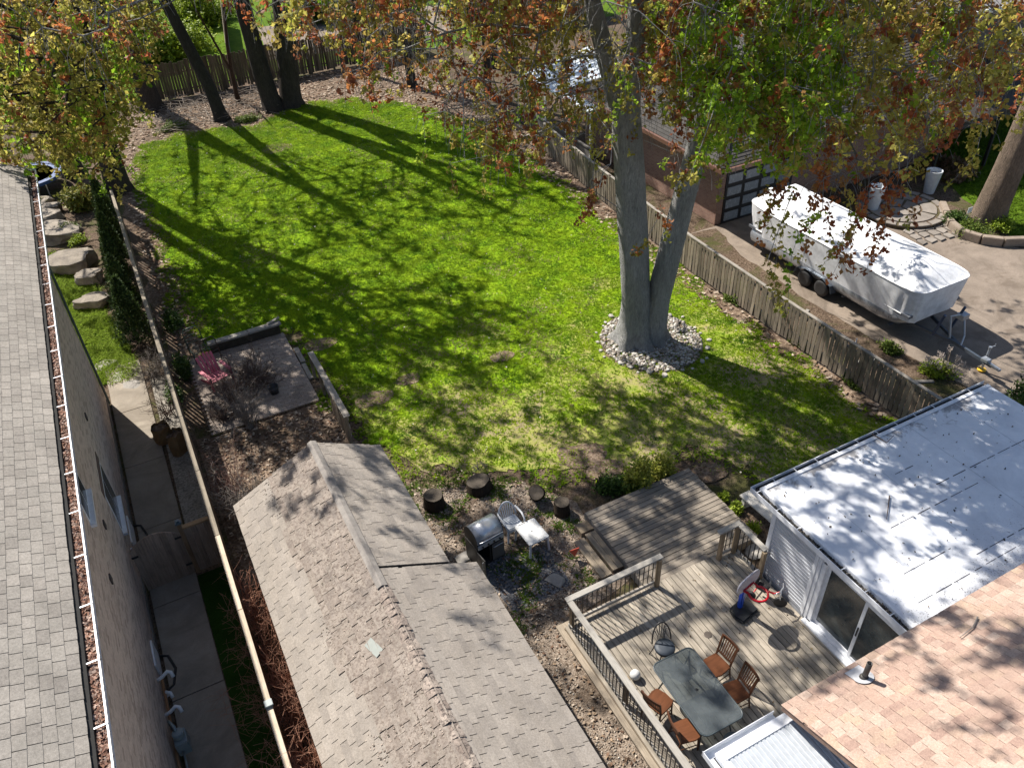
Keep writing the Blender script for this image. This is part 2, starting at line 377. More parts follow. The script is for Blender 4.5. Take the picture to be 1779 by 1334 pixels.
# concrete walk beside the brick house, one slab after another
walkmat = M_speckle('walk_concrete', [(.29, .255, .21), (.33, .29, .24), (.31, .27, .225)], 60, bdist=.003, big=(.22, .19, .155))
wk = struct(link('walkway', boxmesh('walkway', 1.12, 21.4, .05, soil), None, loc=(-2.02, 14.3, -.032)))
for i in range(8):
    y0 = 3.7+i*2.7; L = 2.7-.02
    if y0 > 24: break
    o = bpy.data.objects.new('slab', boxmesh('slab', 1.08, L, .05, walkmat)); COL.objects.link(o); o.parent = wk
    o.location = (0, y0+L/2-14.3, .035); o.rotation_euler = (random.uniform(-.003, .003), random.uniform(-.004, .004), 0)
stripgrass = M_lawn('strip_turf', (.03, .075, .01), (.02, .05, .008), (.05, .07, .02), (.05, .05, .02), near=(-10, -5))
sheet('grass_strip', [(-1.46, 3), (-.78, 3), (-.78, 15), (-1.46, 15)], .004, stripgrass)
sheet('gravel_strip', [(-1.46, 15.2), (-.78, 15.2), (-.78, 24), (-1.3, 24)], .004, M_speckle('pale_gravel', [(.2, .18, .15), (.34, .31, .27), (.42, .39, .34)], 26))

# ---- fallen leaves and litter
def litter(poly, n, seed, cols, size=.05, z=.0):
    rg = np.random.default_rng(seed); q = np.asarray(poly); lo, hi = q.min(0), q.max(0)
    P = rg.random((n*3, 2))*(hi-lo)+lo; P = P[inpoly(P, poly)][:n]; n = len(P)
    a = rg.random(n)*6.28; s = size*(.5+rg.random(n)); V = np.empty((n, 4, 3))
    for k, (u, v) in enumerate(((-1, -.6), (1, -.6), (1, .6), (-1, .6))):
        V[:, k, 0] = P[:, 0]+s*(u*np.cos(a)-v*np.sin(a)); V[:, k, 1] = P[:, 1]+s*(u*np.sin(a)+v*np.cos(a)); V[:, k, 2] = z+rg.random(n)*.045
    C = np.asarray(cols)[rg.integers(0, len(cols), n)]*(.6+.7*rg.random((n, 1)))
    return V.reshape(-1, 3), np.arange(n*4).reshape(-1, 4), C
drymat = M_leaf('dry_leaf', .1, .9, .05)
dry = [(.26, .19, .13), (.36, .28, .21), (.16, .10, .07), (.42, .35, .28), (.12, .08, .055)]
# ---- grass blades
def tufts(poly, dens, seed, hfun, cfun, wfun=None, clip=None):
    rg = np.random.default_rng(seed); q = np.asarray(poly); lo, hi = q.min(0), q.max(0)
    n = int((hi-lo).prod()*dens); P = rg.random((n, 2))*(hi-lo)+lo; P = P[inpoly(P, poly)]
    if wfun is not None: P = P[rg.random(len(P)) < wfun(P)]
    n = len(P); B = 3; h = hfun(P, rg)
    ang = rg.random((n, B))*2*np.pi; lean = rg.random((n, B))*2.4+.9; w = .012+rg.random((n, B))*.012
    off = (rg.random((n, B, 2))-.5)*.06
    bx = P[:, None, 0]+off[..., 0]; by = P[:, None, 1]+off[..., 1]; hh = h[:, None]*(.6+.6*rg.random((n, B)))
    px, py = -np.sin(ang)*w, np.cos(ang)*w
    V = np.empty((n, B, 3, 3)); V[..., 0, 0] = bx-px; V[..., 0, 1] = by-py; V[..., 1, 0] = bx+px; V[..., 1, 1] = by+py; V[..., :2, 2] = -.004
    V[..., 2, 0] = bx+np.cos(ang)*lean*hh; V[..., 2, 1] = by+np.sin(ang)*lean*hh; V[..., 2, 2] = hh
    C = cfun(P, rg)[:, None, :]*(.7+.6*rg.random((n, B, 1)))
    return V.reshape(-1, 3), np.arange(n*B*3).reshape(-1, 3), C.reshape(-1, 3)
def fbm(P, s, seed):
    from mathutils import noise as mn
    G = {}; out = np.empty(len(P)); q = np.round(P/.25).astype(int)
    for i, (a, c) in enumerate(map(tuple, q)):
        k = G.get((a, c))
        if k is None: k = G[(a, c)] = mn.fractal(Vector((a*.25*s+seed*7.7, c*.25*s, seed)), 1.0, 2.0, 4)
        out[i] = k
    return out
def lawn_col(P, rg):
    f = fbm(P, .55, 2); g = fbm(P, 1.6, 5); near = np.clip((25-P[:, 1])/12, 0, 1)*np.clip((15-P[:, 0])/3, .25, 1)
    t = np.clip(.5+.6*g, 0, 1)[:, None]
    c = np.array([.085, .21, .006])*(1-t)+np.array([.37, .49, .013])*t
    s = (rg.random(len(P)) < np.clip(-.05+.45*f+.34*near, 0, .65))
    c[s] = np.array([.42, .37, .18])*(.6+.6*rg.random((s.sum(), 1)))
    return c
def lawn_keep(P):
    f = fbm(P, .8, 3); near = np.clip((20-P[:, 1])/8, 0, 1)*np.clip((14-P[:, 0])/3, .15, 1)
    return np.clip(1.1-.75*near-.9*np.clip(f, 0, 1), .08, 1)
leafmat = M_leaf('grass_blade', .55, .7, .15)
V, F, C = tufts(tuft_poly, 300, 21, lambda P, rg: .024+.034*rg.random(len(P))+.07*np.clip((P[:, 1]-38)/8, 0, 1)*rg.random(len(P)), lawn_col, lawn_keep)
g = link('grass', npmesh('grass', V, F, leafmat, C), kind='stuff'); tag(g, 'bright green spring grass covering the back yard lawn', 'grass')
V, F, C = tufts(side_poly, 300, 22, lambda P, rg: .06+.06*rg.random(len(P)), lambda P, rg: np.array([.24, .34, .025])*(.6+.7*rg.random((len(P), 1))))
V_, F_, C_ = tufts([(3.8, 9.5), (7.5, 10.2), (7.6, 13.5), (5.5, 15.4), (3.8, 15.6)], 260, 24, lambda P, rg: .03+.04*rg.random(len(P)), lambda P, rg: np.array([.10, .16, .02])*(.6+.7*rg.random((len(P), 1))), lambda P: np.clip(fbm(P, 1.1, 12)*2.2-.15+.25*np.clip((P[:, 1]-13.2), 0, 1.5), 0, .9))
w_ = link('gravel_weeds', npmesh('gravel_weeds', V_, F_, leafmat, C_), kind='stuff'); tag(w_, 'thin weeds growing through the gravel beside the grill', 'weeds')
V_, F_, C_ = litter([(3.6, 5), (5.4, 5), (5.4, 9.2), (7.6, 10), (7.6, 13.2), (5.5, 15.4), (3.6, 15.6)], 2600, 34, dry, .025); w_ = link('gravel_litter', npmesh('gravel_litter', V_, F_, M_leaf('dry_leaf', .1, .9, .05), C_), kind='stuff'); tag(w_, 'brown leaf scraps strewn over the gravel path', 'leaves')
V_, F_, C_ = tufts([(29.8, 16), (44, 15), (44, 27), (34, 24), (31.5, 20)], 110, 25, lambda P, rg: .06+.06*rg.random(len(P)), lambda P, rg: np.array([.15, .25, .015])*(.5+.8*rg.random((len(P), 1))))
w_ = link('neighbour_grass', npmesh('neighbour_grass', V_, F_, leafmat, C_), kind='stuff'); tag(w_, 'sunny grass behind the tan barked tree', 'grass')
g = link('side_grass', npmesh('side_grass', V, F, leafmat, C), kind='stuff'); tag(g, 'yellow green grass between brick house and limestone boulders', 'grass')

BACKBED = [(-.3, 25), (-.3, 50), (2.5, 52.2), (18.8, 52.2), (19.3, 37), (18, 27.6), (17.5, 21), (17.5, 11), (16.9, 11), (16.8, 20), (17, 27), (17.2, 36.5), (15, 44), (11, 47), (7, 45), (3.4, 46), (1, 44), (.6, 40), (.5, 25)]
V, F, C = litter(BACKBED, 9000, 31, dry, .06)
V2, F2, C2 = litter([(-.5, 14.8), (3.5, 14.8), (3.5, 20), (-.5, 20)], 2200, 32, dry, .035)
g = link('leaf_litter', npmesh('leaf_litter', np.concatenate([V, V2]), np.concatenate([F, F2+len(V)]), drymat, np.concatenate([C, C2])), kind='stuff'); tag(g, 'dry brown leaf litter along the fences and under the back trees', 'leaves')
V, F, C = litter(LAWN, 1100, 33, [(.5, .45, .4), (.35, .27, .16), (.6, .55, .5)], .018, .05)
g = link('fallen_petals', npmesh('fallen_petals', V, F, drymat, C), kind='stuff'); tag(g, 'tiny pale leaf scraps scattered on the lawn', 'leaves')

for i, (px, py, rx, ry) in enumerate(((1010, 792, .75, .5), (1050, 815, .6, .45), (480, 258, .9, .6), (705, 660, .5, .3), (560, 600, .6, .35), (650, 690, .5, .4), (870, 620, .4, .3), (1225, 820, .5, .35))):
    p = at(px, py, 0); sheet('bare_patch', ragged([(p[0]+rx*math.cos(a*.5236), p[1]+ry*math.sin(a*.5236)) for a in range(12)], .15, .09, 60+i), .012+.001*i, mulch)
# ---- pebbles
def pebbles(P, size, z, rg, cols, flat=.6):
    n = len(P); oc = np.array([(1, 0, 0), (-1, 0, 0), (0, 1, 0), (0, -1, 0), (0, 0, 1), (0, 0, -.6), (.62, .62, .5), (-.62, .6, .55), (.6, -.62, .5), (-.6, -.62, .55)])
    fc = np.array([(4, 0, 6), (4, 6, 2), (4, 2, 7), (4, 7, 1), (4, 1, 9), (4, 9, 3), (4, 3, 8), (4, 8, 0), (0, 5, 2), (2, 5, 1), (1, 5, 3), (3, 5, 0), (6, 0, 2), (7, 2, 1), (9, 1, 3), (8, 3, 0)])
    s = size*(.55+.9*rg.random(n)); a = rg.random(n)*6.28; e = .6+.5*rg.random(n)
    x = oc[None, :, 0]*s[:, None]; y = oc[None, :, 1]*(s*e)[:, None]; zz = oc[None, :, 2]*(s*flat)[:, None]
    x = x*(.85+.3*rg.random(x.shape)); y = y*(.85+.3*rg.random(x.shape)); zz = zz*(.85+.3*rg.random(x.shape))
    V = np.stack([P[:, 0:1]+x*np.cos(a)[:, None]-y*np.sin(a)[:, None], P[:, 1:2]+x*np.sin(a)[:, None]+y*np.cos(a)[:, None], z+zz+(s*flat*.3)[:, None]], -1)
    F = (fc[None]+(np.arange(n)*10)[:, None, None]).reshape(-1, 3)
    C = np.asarray(cols)[rg.integers(0, len(cols), n)]*(.7+.5*rg.random((n, 1)))
    return V.reshape(-1, 3), F, np.repeat(C, 16, 0)
stonemat = M_leaf('pebble', 0.001, .85, .2)
rg = np.random.default_rng(41)
P = rg.random((12000, 2))*[5, 10.6]+[3.2, 5]; P = P[fbm(P, .9, 8) < .12]; P = P[inpoly(P, [(3.9, 5), (5.4, 5), (5.4, 9.2), (7.6, 10), (7.6, 12.4), (6.8, 13.6), (5.3, 14.5), (4.3, 15), (3.5, 15), (3.5, 10.8), (3.9, 10.6)])]
V, F, C = pebbles(P, .017, -.004, rg, [(.42, .37, .31), (.3, .24, .19), (.2, .16, .13), (.5, .46, .4), (.24, .2, .17)])
g = link('pea_gravel', npmesh('pea_gravel', V, F, stonemat, C), kind='stuff'); tag(g, 'loose tan gravel between the shed and the deck', 'gravel')
BED = (13.75, 17.55)
r_ = np.sqrt(rg.random(2600))*1.0; th = rg.random(2600)*6.28
P = np.stack([BED[0]+r_*1.62*np.cos(th), BED[1]+r_*1.72*np.sin(th)], 1); P = P[np.hypot(P[:, 0]-13.4, P[:, 1]-17.9) > .42]
V, F, C = pebbles(P, .055, .01, rg, [(.44, .41, .37), (.33, .30, .26), (.22, .195, .17), (.52, .5, .46), (.27, .22, .18)])
g = link('river_pebbles', npmesh('river_pebbles', V, F, stonemat, C), kind='stuff'); tag(g, 'bed of pale river pebbles ringed around the big maple trunk', 'pebbles')
sheet('pebble_bed', ragged([(BED[0]+1.68*math.cos(a*.2618), BED[1]+1.78*math.sin(a*.2618)) for a in range(24)], .4, .04, 12), .006, mulch)
def rock(name, c, s, mat, seed, flat=.6, sub=2, parent=None, yaw=None):
    import bmesh
    bm = bmesh.new(); bmesh.ops.create_icosphere(bm, subdivisions=sub, radius=1.0); rr = random.Random(seed)
    for v in bm.verts:
        p = v.co.copy(); k = 1+.35*smoothnoise(p.x*1.2+p.z, p.y*1.2, 1.1, seed)+.12*smoothnoise(p.x*3, p.y*3+p.z, 1., seed+3)
        q = [max(-.78, min(.78, t)) for t in p]; v.co = Vector((q[0]*s[0]*k, q[1]*s[1]*k, q[2]*s[2]*k))
    a = rr.uniform(0, 6) if yaw is None else yaw
    bmesh.ops.rotate(bm, verts=bm.verts, matrix=Matrix.Rotation(a, 3, 'Z'))
    me = bpy.data.meshes.new(name); bm.to_mesh(me); bm.free(); me.materials.append(mat)
    o = bpy.data.objects.new(name, me); COL.objects.link(o); o.location = c; return o
palestone = M('pale_stone', (.55, .52, .47), (.36, .33, .30), 6, bump=.4)
for i in range(26):
    a = i/26*6.283+random.uniform(-.08, .08); k = random.uniform(.96, 1.1)
    s = random.uniform(.06, .13)
    tag(rock('edging_stone', (BED[0]+1.72*k*math.cos(a), BED[1]+1.82*k*math.sin(a), s*.3), (s, s*.8, s*.6), palestone, 100+i, sub=1), 'pale rounded stone in the ring edging the pebble bed', 'stone', 'stones ringing the pebble bed')
# ------------------------------------------------------------------ shingled roofs
def shingle_roof(roof, O, u, v, U, V, expo, tab, mat, thick=.007, seed=1, limit=290, curl=None, skip=None, joined='shingle_field', stagger=True, gap=.008, lift=.004):
    """rows of tabs on the plane O + u*[0,U] + v*[0,V] (v up the slope). The tabs that show largest are objects, the rest one joined part"""
    u, v = Vector(u).normalized(), Vector(v).normalized(); n = u.cross(v)
    if n.z < 0: n = -n
    O = Vector(O); rr = random.Random(seed); L = expo*1.30; tabs = []
    rows = int(V/expo+.5)
    for i in range(rows):
        x = -rr.uniform(0, tab) if stagger else -(i % 2)*tab*.5
        while x < U:
            w = tab*(rr.uniform(.86, 1.12) if stagger else 1.); a, c = max(x, 0), min(x+w, U)
            if c-a > .04 and not (skip and skip((a+c)/2, i*expo)): tabs.append((a, c, i))
            x += w
    P = np.array([O+u*((a+c)/2)+v*((i+.5)*expo) for a, c, i in tabs]); px, py, d = proj(P)
    vis = (px > -25) & (px < IW+25) & (py > -25) & (py < IH+25) & (d > .5)
    order = [k for k in np.argsort(d) if vis[k]]; big = set(order[:limit])
    variants = []
    for q in range(4):
        b = MB(); z0, z1 = thick*.9, 0.; cv = curl or 0.
        g = [rr.uniform(-.004, .004) for _ in range(4)]
        nx = 3; vv = []; 
        for lay in (0, 1):
            for j in range(2):
                for s_ in range(nx):
                    xx = -.5+s_/(nx-1); lift = (cv*rr.uniform(.2, 1.2)*(1 if j == 0 else .1)) if cv else 0
                    vv.append((xx, j*L+(g[s_] if j == 0 else 0), (z0 if j == 0 else z1)+lay*thick+lift))
        idx = lambda l, j, s_: l*6+j*3+s_
        ff = []
        for s_ in range(2):
            ff += [(idx(1, 0, s_), idx(1, 0, s_+1), idx(1, 1, s_+1), idx(1, 1, s_)), (idx(0, 0, s_), idx(0, 1, s_), idx(0, 1, s_+1), idx(0, 0, s_+1)), (idx(0, 0, s_), idx(0, 0, s_+1), idx(1, 0, s_+1), idx(1, 0, s_)), (idx(0, 1, s_), idx(1, 1, s_), idx(1, 1, s_+1), idx(0, 1, s_+1))]
        ff += [(idx(0, 0, 0), idx(1, 0, 0), idx(1, 1, 0), idx(0, 1, 0)), (idx(0, 0, 2), idx(0, 1, 2), idx(1, 1, 2), idx(1, 0, 2))]
        b.add(vv, ff); variants.append((vv, ff, b.mesh('shingle', mat)))
    rest = MB()
    for k, (a, c, i) in enumerate(tabs):
        w = c-a-gap; ctr = O+u*((a+c)/2)+v*(i*expo)+n*(.004+lift*rr.random()**2); q = rr.randrange(4)
        mm = Matrix(((u[0]*w, v[0], n[0], ctr[0]), (u[1]*w, v[1], n[1], ctr[1]), (u[2]*w, v[2], n[2], ctr[2]), (0, 0, 0, 1)))
        if k in big:
            o = bpy.data.objects.new('shingle', variants[q][2]); COL.objects.link(o); o.parent = roof; o.matrix_basis = mm
        else: rest.add([mm @ Vector(p) for p in variants[q][0]], variants[q][1], rr.random())
    if rest.f: link(joined, rest.mesh(joined, mat), roof, kind='stuff')

white = M_plain('white_trim', (.78, .79, .80), .5)
whitealu = M_plain('white_aluminium', (.74, .76, .80), .35, .5)
dark = M_plain('dark_void', (.015, .015, .017), .6)
glass_dark = M_plain('window_glass', (.03, .04, .045), .08, .8)
underlay = M('roof_underlay', (.035, .034, .033), None, 3)

# ------------------------------------------------------------------ brick house beside the walk
WX = -2.66
BH = thing('brick_house', 'tall brown brick house with light grey shingle roof beside the concrete walk', 'house', (WX, 13, 0))
brickL = M_brick('brown_brick', [(.64, .52, .44), (.20, .14, .115)], (.58, .47, .40), 1.0, (1, 2), .24, .085, -.45, .3)
b = MB(); b.box(-11, WX, 3, 23.3, 0, 6.28); b.box(-11, WX-1.4, 23.3, 25.8, 0, 6.28); b.obj('wall', brickL, BH)
b = MB(); b.box(WX, WX+.03, 3, 23.3, 0, .22); b.obj('foundation', M('foundation_grey', (.22, .20, .18), None, 5), BH)
pitch = .42
O = Vector((-2.46, 2.5, 6.50)); vS = Vector((-1, 0, pitch)); UR = 24.1
b = MB(); b.add([(-2.40, 2.5, 6.46), (-2.40, 26.6, 6.46), (-7.2, 26.6, 6.46+4.8*pitch), (-7.2, 2.5, 6.46+4.8*pitch), (-2.40, 2.5, 6.30), (-2.40, 26.6, 6.30), (-7.2, 26.6, 6.3), (-7.2, 2.5, 6.3)], [(0, 1, 2, 3), (4, 7, 6, 5), (0, 4, 5, 1), (1, 5, 6, 2), (3, 7, 4, 0)])
roofL = b.obj('roof', underlay, BH)
b = MB(); b.add([(-7.2, 2.5, 8.476), (-7.2, 26.6, 8.476), (-12, 26.6, 6.46), (-12, 2.5, 6.46)], [(0, 1, 2, 3)]); b.obj('roof_back', underlay, BH)
greysh = M_shingle('light_grey_shingle', [(.29, .265, .238), (.335, .31, .278), (.31, .287, .258), (.365, .335, .30), (.27, .248, .224)], .5)
shingle_roof(roofL, O, (0, 1, 0), vS, UR, 3.4, .155, .25, greysh, .009, 3, 290, gap=.012)
# gutter with leaf debris and hangers
gx0, gx1 = -2.405, -2.245
b = MB()
b.box(gx0, gx1, 2.5, 26.6, 6.30, 6.31); b.box(gx1-.008, gx1+.004, 2.5, 26.6, 6.36, 6.44); b.box(gx0-.004, gx0+.004, 2.5, 26.6, 6.31, 6.42); b.box(gx1-.014, gx1+.008, 2.5, 26.6, 6.437, 6.445)
b.box(gx0, gx1, 26.6, 26.61, 6.30, 6.44)
gut = b.obj('gutter', whitealu, BH)
for i in range(24):
    y = 3+i*1.0
    child('hanger', boxmesh('hanger', gx1-gx0+.01, .022, .006, whitealu, 0), gut, ((gx0+gx1)/2, y, 6.452))
V, F, C = litter([(gx0+.01, 2.6), (gx1-.012, 2.6), (gx1-.012, 26.5), (gx0+.01, 26.5)], 6000, 51, [(.25, .14, .1), (.34, .22, .17), (.16, .09, .07), (.4, .3, .25)], .02, 6.385)
o = link('leaf_debris', npmesh('leaf_debris', V, F, drymat, C), BH, kind='stuff')
b = MB(); b.box(gx0+.006, gx1-.012, 2.55, 26.55, 6.32, 6.388); b.obj('debris_bed', M('gutter_debris', (.18, .11, .085), (.08, .05, .04), 30), BH)
for y in (21.5, 20.1, 18.9, 14.4): # twigs growing out of the gutter
    b = MB()
    for k in range(5):
        a = random.uniform(-.5, .6); p = Vector((-2.33, y+random.uniform(-.1, .1), 6.4)); q = p+Vector((random.uniform(-.45, .1), random.uniform(-.25, .25), random.uniform(.1, .3)))
        b.tube([p, (p+q)/2+Vector((0, 0, .06)), q], [.006, .004, .002], 4)
    b.obj('gutter_twig', M('twig_pale', (.3, .24, .2), None, 20), BH)
# windows: one by the gate, one at the far end; each a recessed pane with a bright sill
for (y0, y1, z0, z1) in ((15.9, 17.2, 1.35, 2.6), (13.3, 14.3, 4.15, 5.4)):
    b = MB(); b.box(WX-.05, WX+.012, y0, y1, z0, z1); fr = b.obj('window', white, BH)
    for s in range(2):
        yy0 = y0+.06+s*(y1-y0-.06)/2; b = MB(); b.box(WX, WX+.018, yy0, yy0+(y1-y0-.18)/2, z0+.07, z1-.07); b.obj('pane', glass_dark, fr)
    b = MB(); b.box(WX, WX+.10, y0-.05, y1+.05, z0-.07, z0); b.obj('sill', whitealu, fr)
    b = MB(); b.box(WX, WX+.014, y0-.1, y1+.1, z1, z1+.22); b.obj('lintel', M('soldier_brick', (.2, .14, .12), None, 18), fr)
for (y, z) in ((18.2, 3.1), (14.3, 3.0), (12.5, 3.2)):
    b = MB(); b.box(WX, WX+.03, y, y+.16, z, z+.16); b.obj('vent_cover', M('vent_dark', (.09, .075, .07), None, 20), BH)
for (y, y1, z) in ((12.4, 13.1, .12), (16.3, 17.3, .10), (15.6, 15.9, .3)):
    b = MB(); b.box(WX, WX+.035, y, y1, z, z+.5); b.obj('basement_window', white, BH)
# window well hoops, gas line, plastic vent pipes, meter
for y in (12.6, 17.0):
    b = MB(); b.tube([(WX+.02, y-.5, .03), (WX+.2, y-.4, .03), (WX+.3, y, .03), (WX+.2, y+.4, .03), (WX+.02, y+.5, .03)], .03, 6); b.obj('window_well', dark, BH)
b = MB(); b.tube([(WX+.06, 12.2, .42), (WX+.06, 10.2, .42)], .03, 8); b.tube([(WX+.06, 10.2, .42), (WX+.06, 9.2, .42)], .028, 8); b.obj('gas_pipe', M('copper_tan', (.42, .23, .12), None, 12), BH)
for (y, dz, ex) in ((12.0, .75, .30), (11.75, .45, .16), (11.2, .62, .30)):
    b = MB(); b.tube([(WX-.02, y, dz-.12), (WX+.12, y, dz-.08), (WX+ex-.06, y+.02, dz), (WX+ex, y-.02, dz-.02), (WX+ex+.02, y-.10, dz-.1)], .038, 10); b.obj('vent_pipe', white, BH, smooth=True)
mg = M_plain('meter_grey', (.20, .24, .25), .4)
b = MB(); b.box(WX+.1, WX+.34, 10.25, 10.6, .35, .75); b.lathe([(0, 0), (.11, 0), (.11, .16), (0, .17)], (WX+.22, 10.43, .74), 14); mt = b.obj('gas_meter', mg, BH, bevel=.02)
b = MB(); b.tube([(WX+.1, 10.75, .3), (WX+.12, 10.7, .95), (WX+.2, 10.5, 1.0), (WX+.2, 10.45, .8)], .03, 8); b.tube([(WX+.2, 10.25, .5), (WX+.22, 9.7, .55), (WX+.3, 9.6, .2)], .022, 8); b.obj('meter_pipe', mg, mt, smooth=True)
b = MB(); b.tube([(WX+.05, 23.26, .03), (WX+.05, 23.26, 6.3)], .035, 8); b.obj('corner_line', M_plain('corner_line_green', (.06, .09, .08), .5), BH)  # no pipe here: dark tube added to draw the far wall corner's dark line

# ------------------------------------------------------------------ gate and side panel
gatew = M_wood('gate_wood', (.31, .235, .185), 2, .5, .22)
GT = thing('garden_gate', 'arched brown wooden gate across the concrete walk', 'gate', (-2.0, 15.1, 0))
gx = np.linspace(-2.58, -1.47, 9)
for i in range(8):
    xc = (gx[i]+gx[i+1])/2; t = (xc+2.025)/.56; h = 1.72-.30*t*t
    w = gx[i+1]-gx[i]-.006; b = MB(); x0, x1 = gx[i]+.003, gx[i+1]-.003
    hh = [1.72-.30*((x+2.025)/.56)**2 for x in (x0, x1)]
    b.add([(x0, 15.08, .05), (x1, 15.08, .05), (x1, 15.115, .05), (x0, 15.115, .05), (x0, 15.08, hh[0]), (x1, 15.08, hh[1]), (x1, 15.115, hh[1]), (x0, 15.115, hh[0])], [(0, 3, 2, 1), (4, 5, 6, 7), (0, 1, 5, 4), (1, 2, 6, 5), (2, 3, 7, 6), (3, 0, 4, 7)])
    b.obj('board', gatew, GT)
b = MB(); b.box(-2.58, -1.47, 15.115, 15.155, .3, .42); b.box(-2.58, -1.47, 15.115, 15.155, 1.15, 1.27); b.obj('cross_rail', gatew, GT)
for z in (.38, 1.32):
    b = MB(); b.box(-1.60, -1.40, 15.066, 15.08, z, z+.05); b.obj('hinge', dark, GT)
b = MB(); b.box(-2.60, -2.45, 15.06, 15.08, 1.2, 1.25); b.obj('latch', dark, GT)
ngw = M_wood('cedar_new', (.36, .235, .13), 2, .7, .12)
b = MB(); b.box(-1.455, -1.36, 15.06, 15.155, 0, 1.74); gp = b.obj('post', M_wood('gate_post', (.25, .165, .10), 2, .7, .1), GT, bevel=.006)
b = MB(); b.box(-1.475, -1.34, 15.04, 15.175, 1.74, 1.79); b.box(-1.45, -1.365, 15.065, 15.15, 1.79, 1.84); b.obj('cap', M_plain('cap_blue', (.07, .11, .14), .4), gp, bevel=.006)
SP = thing('fence_panel', 'short brown board panel joining the gate post to the long fence', 'fence', (-1.05, 15.1, 0))
for i in range(4):
    child('board', boxmesh('gate_side_board', .143, .03, 1.5, gatew), SP, (-1.285+i*.149, 15.1, .80))
b = MB(); b.box(-1.36, -.76, 15.05, 15.17, 1.55, 1.60); b.obj('cap_rail', ngw, SP)

# ------------------------------------------------------------------ long fence beside the walk
LF = thing('board_fence', 'long cedar board fence with flat cap rail beside the shed', 'fence', (-.68, 20, 0))
railold = M_wood('rail_weathered', (.29, .25, .195), 1, .55, .12, grey=(.17, .15, .12)); railnew = M_wood('rail_new', (.60, .51, .40), 1, .75, .06, grey=(.40, .31, .22))
edgew = M_wood('fence_edge', (.30, .19, .11), 2, .6, .15)
ys = [5, 7.2, 9.5, 11.9, 14.2, 16.6, 19, 21.4, 23.8, 26.2, 28.6, 31, 33.4, 35.8]
for y0, y1 in zip(ys[:-1], ys[1:]):
    child('cap_rail', boxmesh('cap_rail', .115, y1-y0-.012, .038, railnew if y1 < 15 else railold), LF, (-.68+.012*smoothnoise(y0, 1, 1, 2), (y0+y1)/2, 1.80), (0, 0, random.uniform(-.003, .003)))
sidew = M_wood('side_rail_wood', (.27, .165, .09), 1, .6, .12)
for y0, y1 in zip(ys[:-1], ys[1:]): child('side_rail', boxmesh('side_rail', .03, y1-y0-.02, .12, sidew if y1 < 15 else railold), LF, (-.64, (y0+y1)/2, 1.715))
for y in ys:
    o = child('post', boxmesh('fence_post', .09, .09, 1.78, edgew), LF, (-.68, y, .89))
    if y == 9.5:
        c = boxmesh('post_cap', .15, .15, .06, mg, .008); child('cap', c, o, (0, 0, .96))
bm_ = [boxmesh('fence_board', .02, .136, 1.66, edgew if k else M_wood('fence_old', (.21, .165, .125), 2, .55, .25)) for k in (0, 1)]
y = 5.0; k = 0
while y < 35.8:
    child('board', bm_[1 if y < 15 else 0], LF, (-.655 if k % 2 else -.705, y+.07, .90+random.uniform(-.02, .02))); y += .15; k += 1

# ------------------------------------------------------------------ shed with the worn shingle roof
SH = thing('garden_shed', 'garden shed with worn tan shingle roof and frayed ridge', 'shed', (1.9, 10.5, 0))
RX, RZ, SL = 1.92, 3.05, .50
wallm = M('shed_wall', (.20, .19, .17), (.12, .11, .10), 6)
b = MB(); b.box(.25, 3.2, 5.0, 14.45, 0, 2.05); b.box(3.2, 3.75, 5.0, 10.2, 0, 2.0); b.obj('wall', wallm, SH)
def slope(x): return RZ-SL*abs(x-RX)
LXE, RXE, RXE2, Y0, Y1, YS = -.12, 3.47, 4.05, 4.2, 14.72, 10.55
b = MB()
b.add([(LXE, Y0, slope(LXE)-.03), (LXE, Y1, slope(LXE)-.03), (RX, Y1, RZ-.03), (RX, Y0, RZ-.03), (LXE, Y0, slope(LXE)-.12), (LXE, Y1, slope(LXE)-.12), (RX, Y1, RZ-.12), (RX, Y0, RZ-.12)], [(0, 3, 2, 1), (4, 5, 6, 7), (0, 1, 5, 4), (1, 2, 6, 5), (0, 4, 7, 3)])
b.add([(RX, Y0, RZ-.03), (RX, Y1, RZ-.03), (RXE, Y1, slope(RXE)-.03), (RXE, YS, slope(RXE)-.03), (RXE2, YS-.1, slope(RXE2)-.03), (RXE2, Y0, slope(RXE2)-.03)]+[(x, y, z-.09) for x, y, z in [(RX, Y0, RZ-.03), (RX, Y1, RZ-.03), (RXE, Y1, slope(RXE)-.03), (RXE, YS, slope(RXE)-.03), (RXE2, YS-.1, slope(RXE2)-.03), (RXE2, Y0, slope(RXE2)-.03)]], [(0, 5, 4, 3, 2, 1), (6, 7, 8, 9, 10, 11), (1, 2, 8, 7), (2, 3, 9, 8), (3, 4, 10, 9), (4, 5, 11, 10)])
rf = b.obj('roof', M('shed_deck', (.055, .05, .045), None, 6), SH)
tansh = M_shingle('tan_shingle', [(.32, .285, .25), (.355, .315, .275), (.335, .30, .265), (.375, .335, .295), (.30, .268, .238)], .45, stain=(.25, .225, .205))
wornsh = M_shingle('worn_shingle', [(.29, .25, .215), (.35, .305, .265), (.32, .275, .24), (.27, .23, .20)], .6, stain=(.23, .195, .17), worn=(.17, .14, .12))
LV = math.hypot(RX-LXE, (RX-LXE)*SL); RV = math.hypot(RXE-RX, (RXE-RX)*SL); RV2 = math.hypot(RXE2-RX, (RXE2-RX)*SL)
vl = Vector((1, 0, SL)).normalized(); vr = Vector((-1, 0, SL)).normalized()
nl = Vector((-SL, 0, 1)).normalized()*.0; 
e0 = .145
worn_from = lambda y: .95+.35*smoothnoise(y, 3, .5, 4)      # upper half of this slope is frayed
